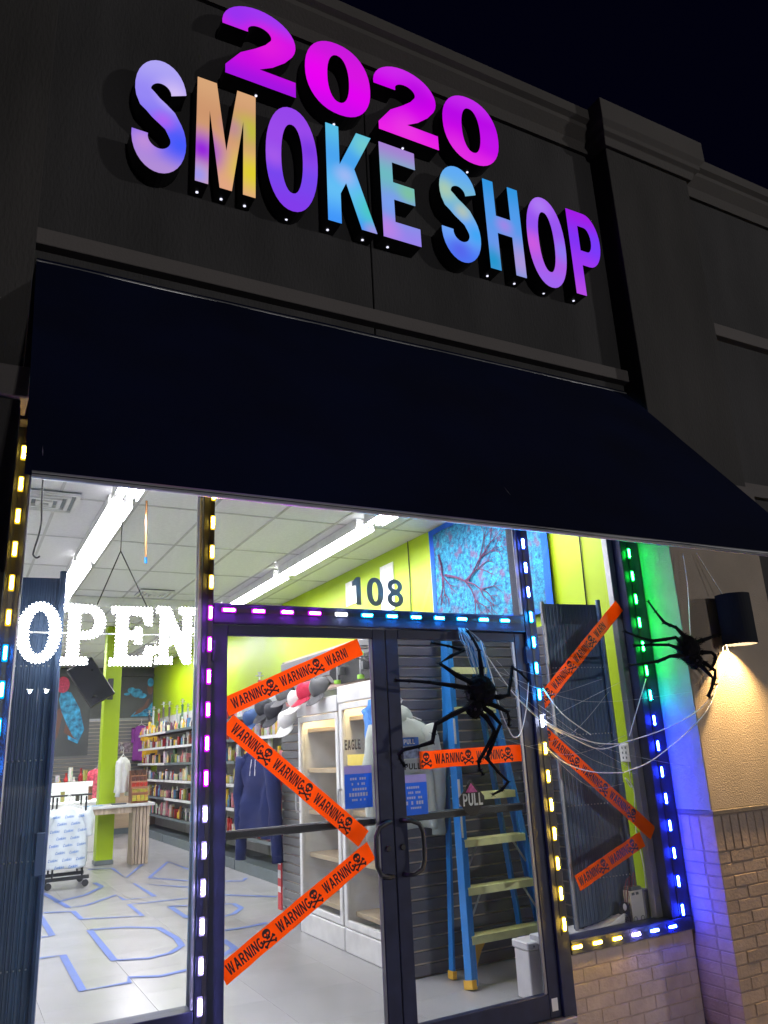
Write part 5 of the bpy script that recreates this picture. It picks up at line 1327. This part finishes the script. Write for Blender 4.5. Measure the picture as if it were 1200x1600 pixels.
q = MB(); q.ball((3.708, .103, .45), .013, .008, .02, 10, 8); q.build('white_face', M['white'], cm)
oa = thing('outlet_box', 'white outlet box with a hanging cable on the lime wall by the right window', 'outlet', (3.98, .19, 1.34))
MB().box(3.955, 3.999, .14, .24, 1.28, 1.4).build('cover', M['white'], oa, bevel=.006)
q = MB()
for k in range(3): q.box(3.951, 3.955, .17, .176, 1.30+k*.032, 1.315+k*.032); q.box(3.951, 3.955, .2, .206, 1.30+k*.032, 1.315+k*.032)
q.build('slots', M['grey'], oa)
MB().tube(smoothpts([(3.97, .18, 1.28), (3.96, .17, 1.2), (3.985, .2, 1.12), (3.955, .21, 1.18), (3.97, .16, 1.1), (3.98, .2, .9), (3.985, .18, .6), (3.95, .17, .4)], 6), .004, 6).build('cable', M['cord'], oa)

# ================================================================ BLUE TAPE LETTERS ON THE FLOOR
FT = [
 [(1.24, 4.28), (1.53, 4.17), (1.77, 3.92), (1.80, 3.4), (1.77, 3.08), (1.63, 2.90), (1.46, 2.85), (1.23, 2.97), (1.24, 4.28)],
 [(.75, 3.44), (.92, 3.42), (.91, 2.26), (1.21, 2.26), (1.23, 2.40), (1.42, 2.28), (1.62, 2.32), (1.9, 2.5), (2.09, 2.72), (2.1, 3.06)],
 [(.93, 5.36), (.93, 4.27), (.83, 4.26)], [(.97, 5.52), (1.24, 5.36), (1.25, 4.87), (1.77, 4.59), (1.78, 5.33), (2.39, 5.23)],
 [(1.10, 6.89), (1.23, 5.63), (1.39, 5.62), (1.78, 6.07), (1.79, 5.66), (2.11, 5.64), (2.11, 6.77), (2.57, 5.96)],
 [(1.14, 6.08), (1.49, 6.35), (1.75, 6.83), (1.72, 7.24)], [(1.84, 8.64), (2.14, 8.5), (2.12, 7.35), (2.56, 8.53)],
 [(2.95, 7.44), (2.92, 8.50), (2.36, 7.11), (2.69, 6.44)], [(2.72, 5.16), (3.14, 4.61)], [(2.10, 4.9), (2.56, 4.61), (2.66, 4.56), (2.65, 4.27), (2.50, 4.05), (2.37, 3.98), (2.09, 4.19), (2.10, 4.9)],
 [(2.12, 3.41), (2.20, 3.40), (2.44, 3.39), (2.61, 3.44)], [(2.9, 6.2), (3.2, 5.9), (3.3, 6.1)]]
for pts in FT:
    b = MB(); P2 = [Vector(p) for p in pts]; L, Rr = stroke2([tuple(p) for p in pts], .027); n = len(pts)
    b.v = [(p[0], p[1], .0125) for p in L]+[(p[0], p[1], .0125) for p in Rr]
    b.f = [(i, i+1, n+i+1, n+i) for i in range(n-1)]
    b.build('floor_tape', M['bluetape'], fl)
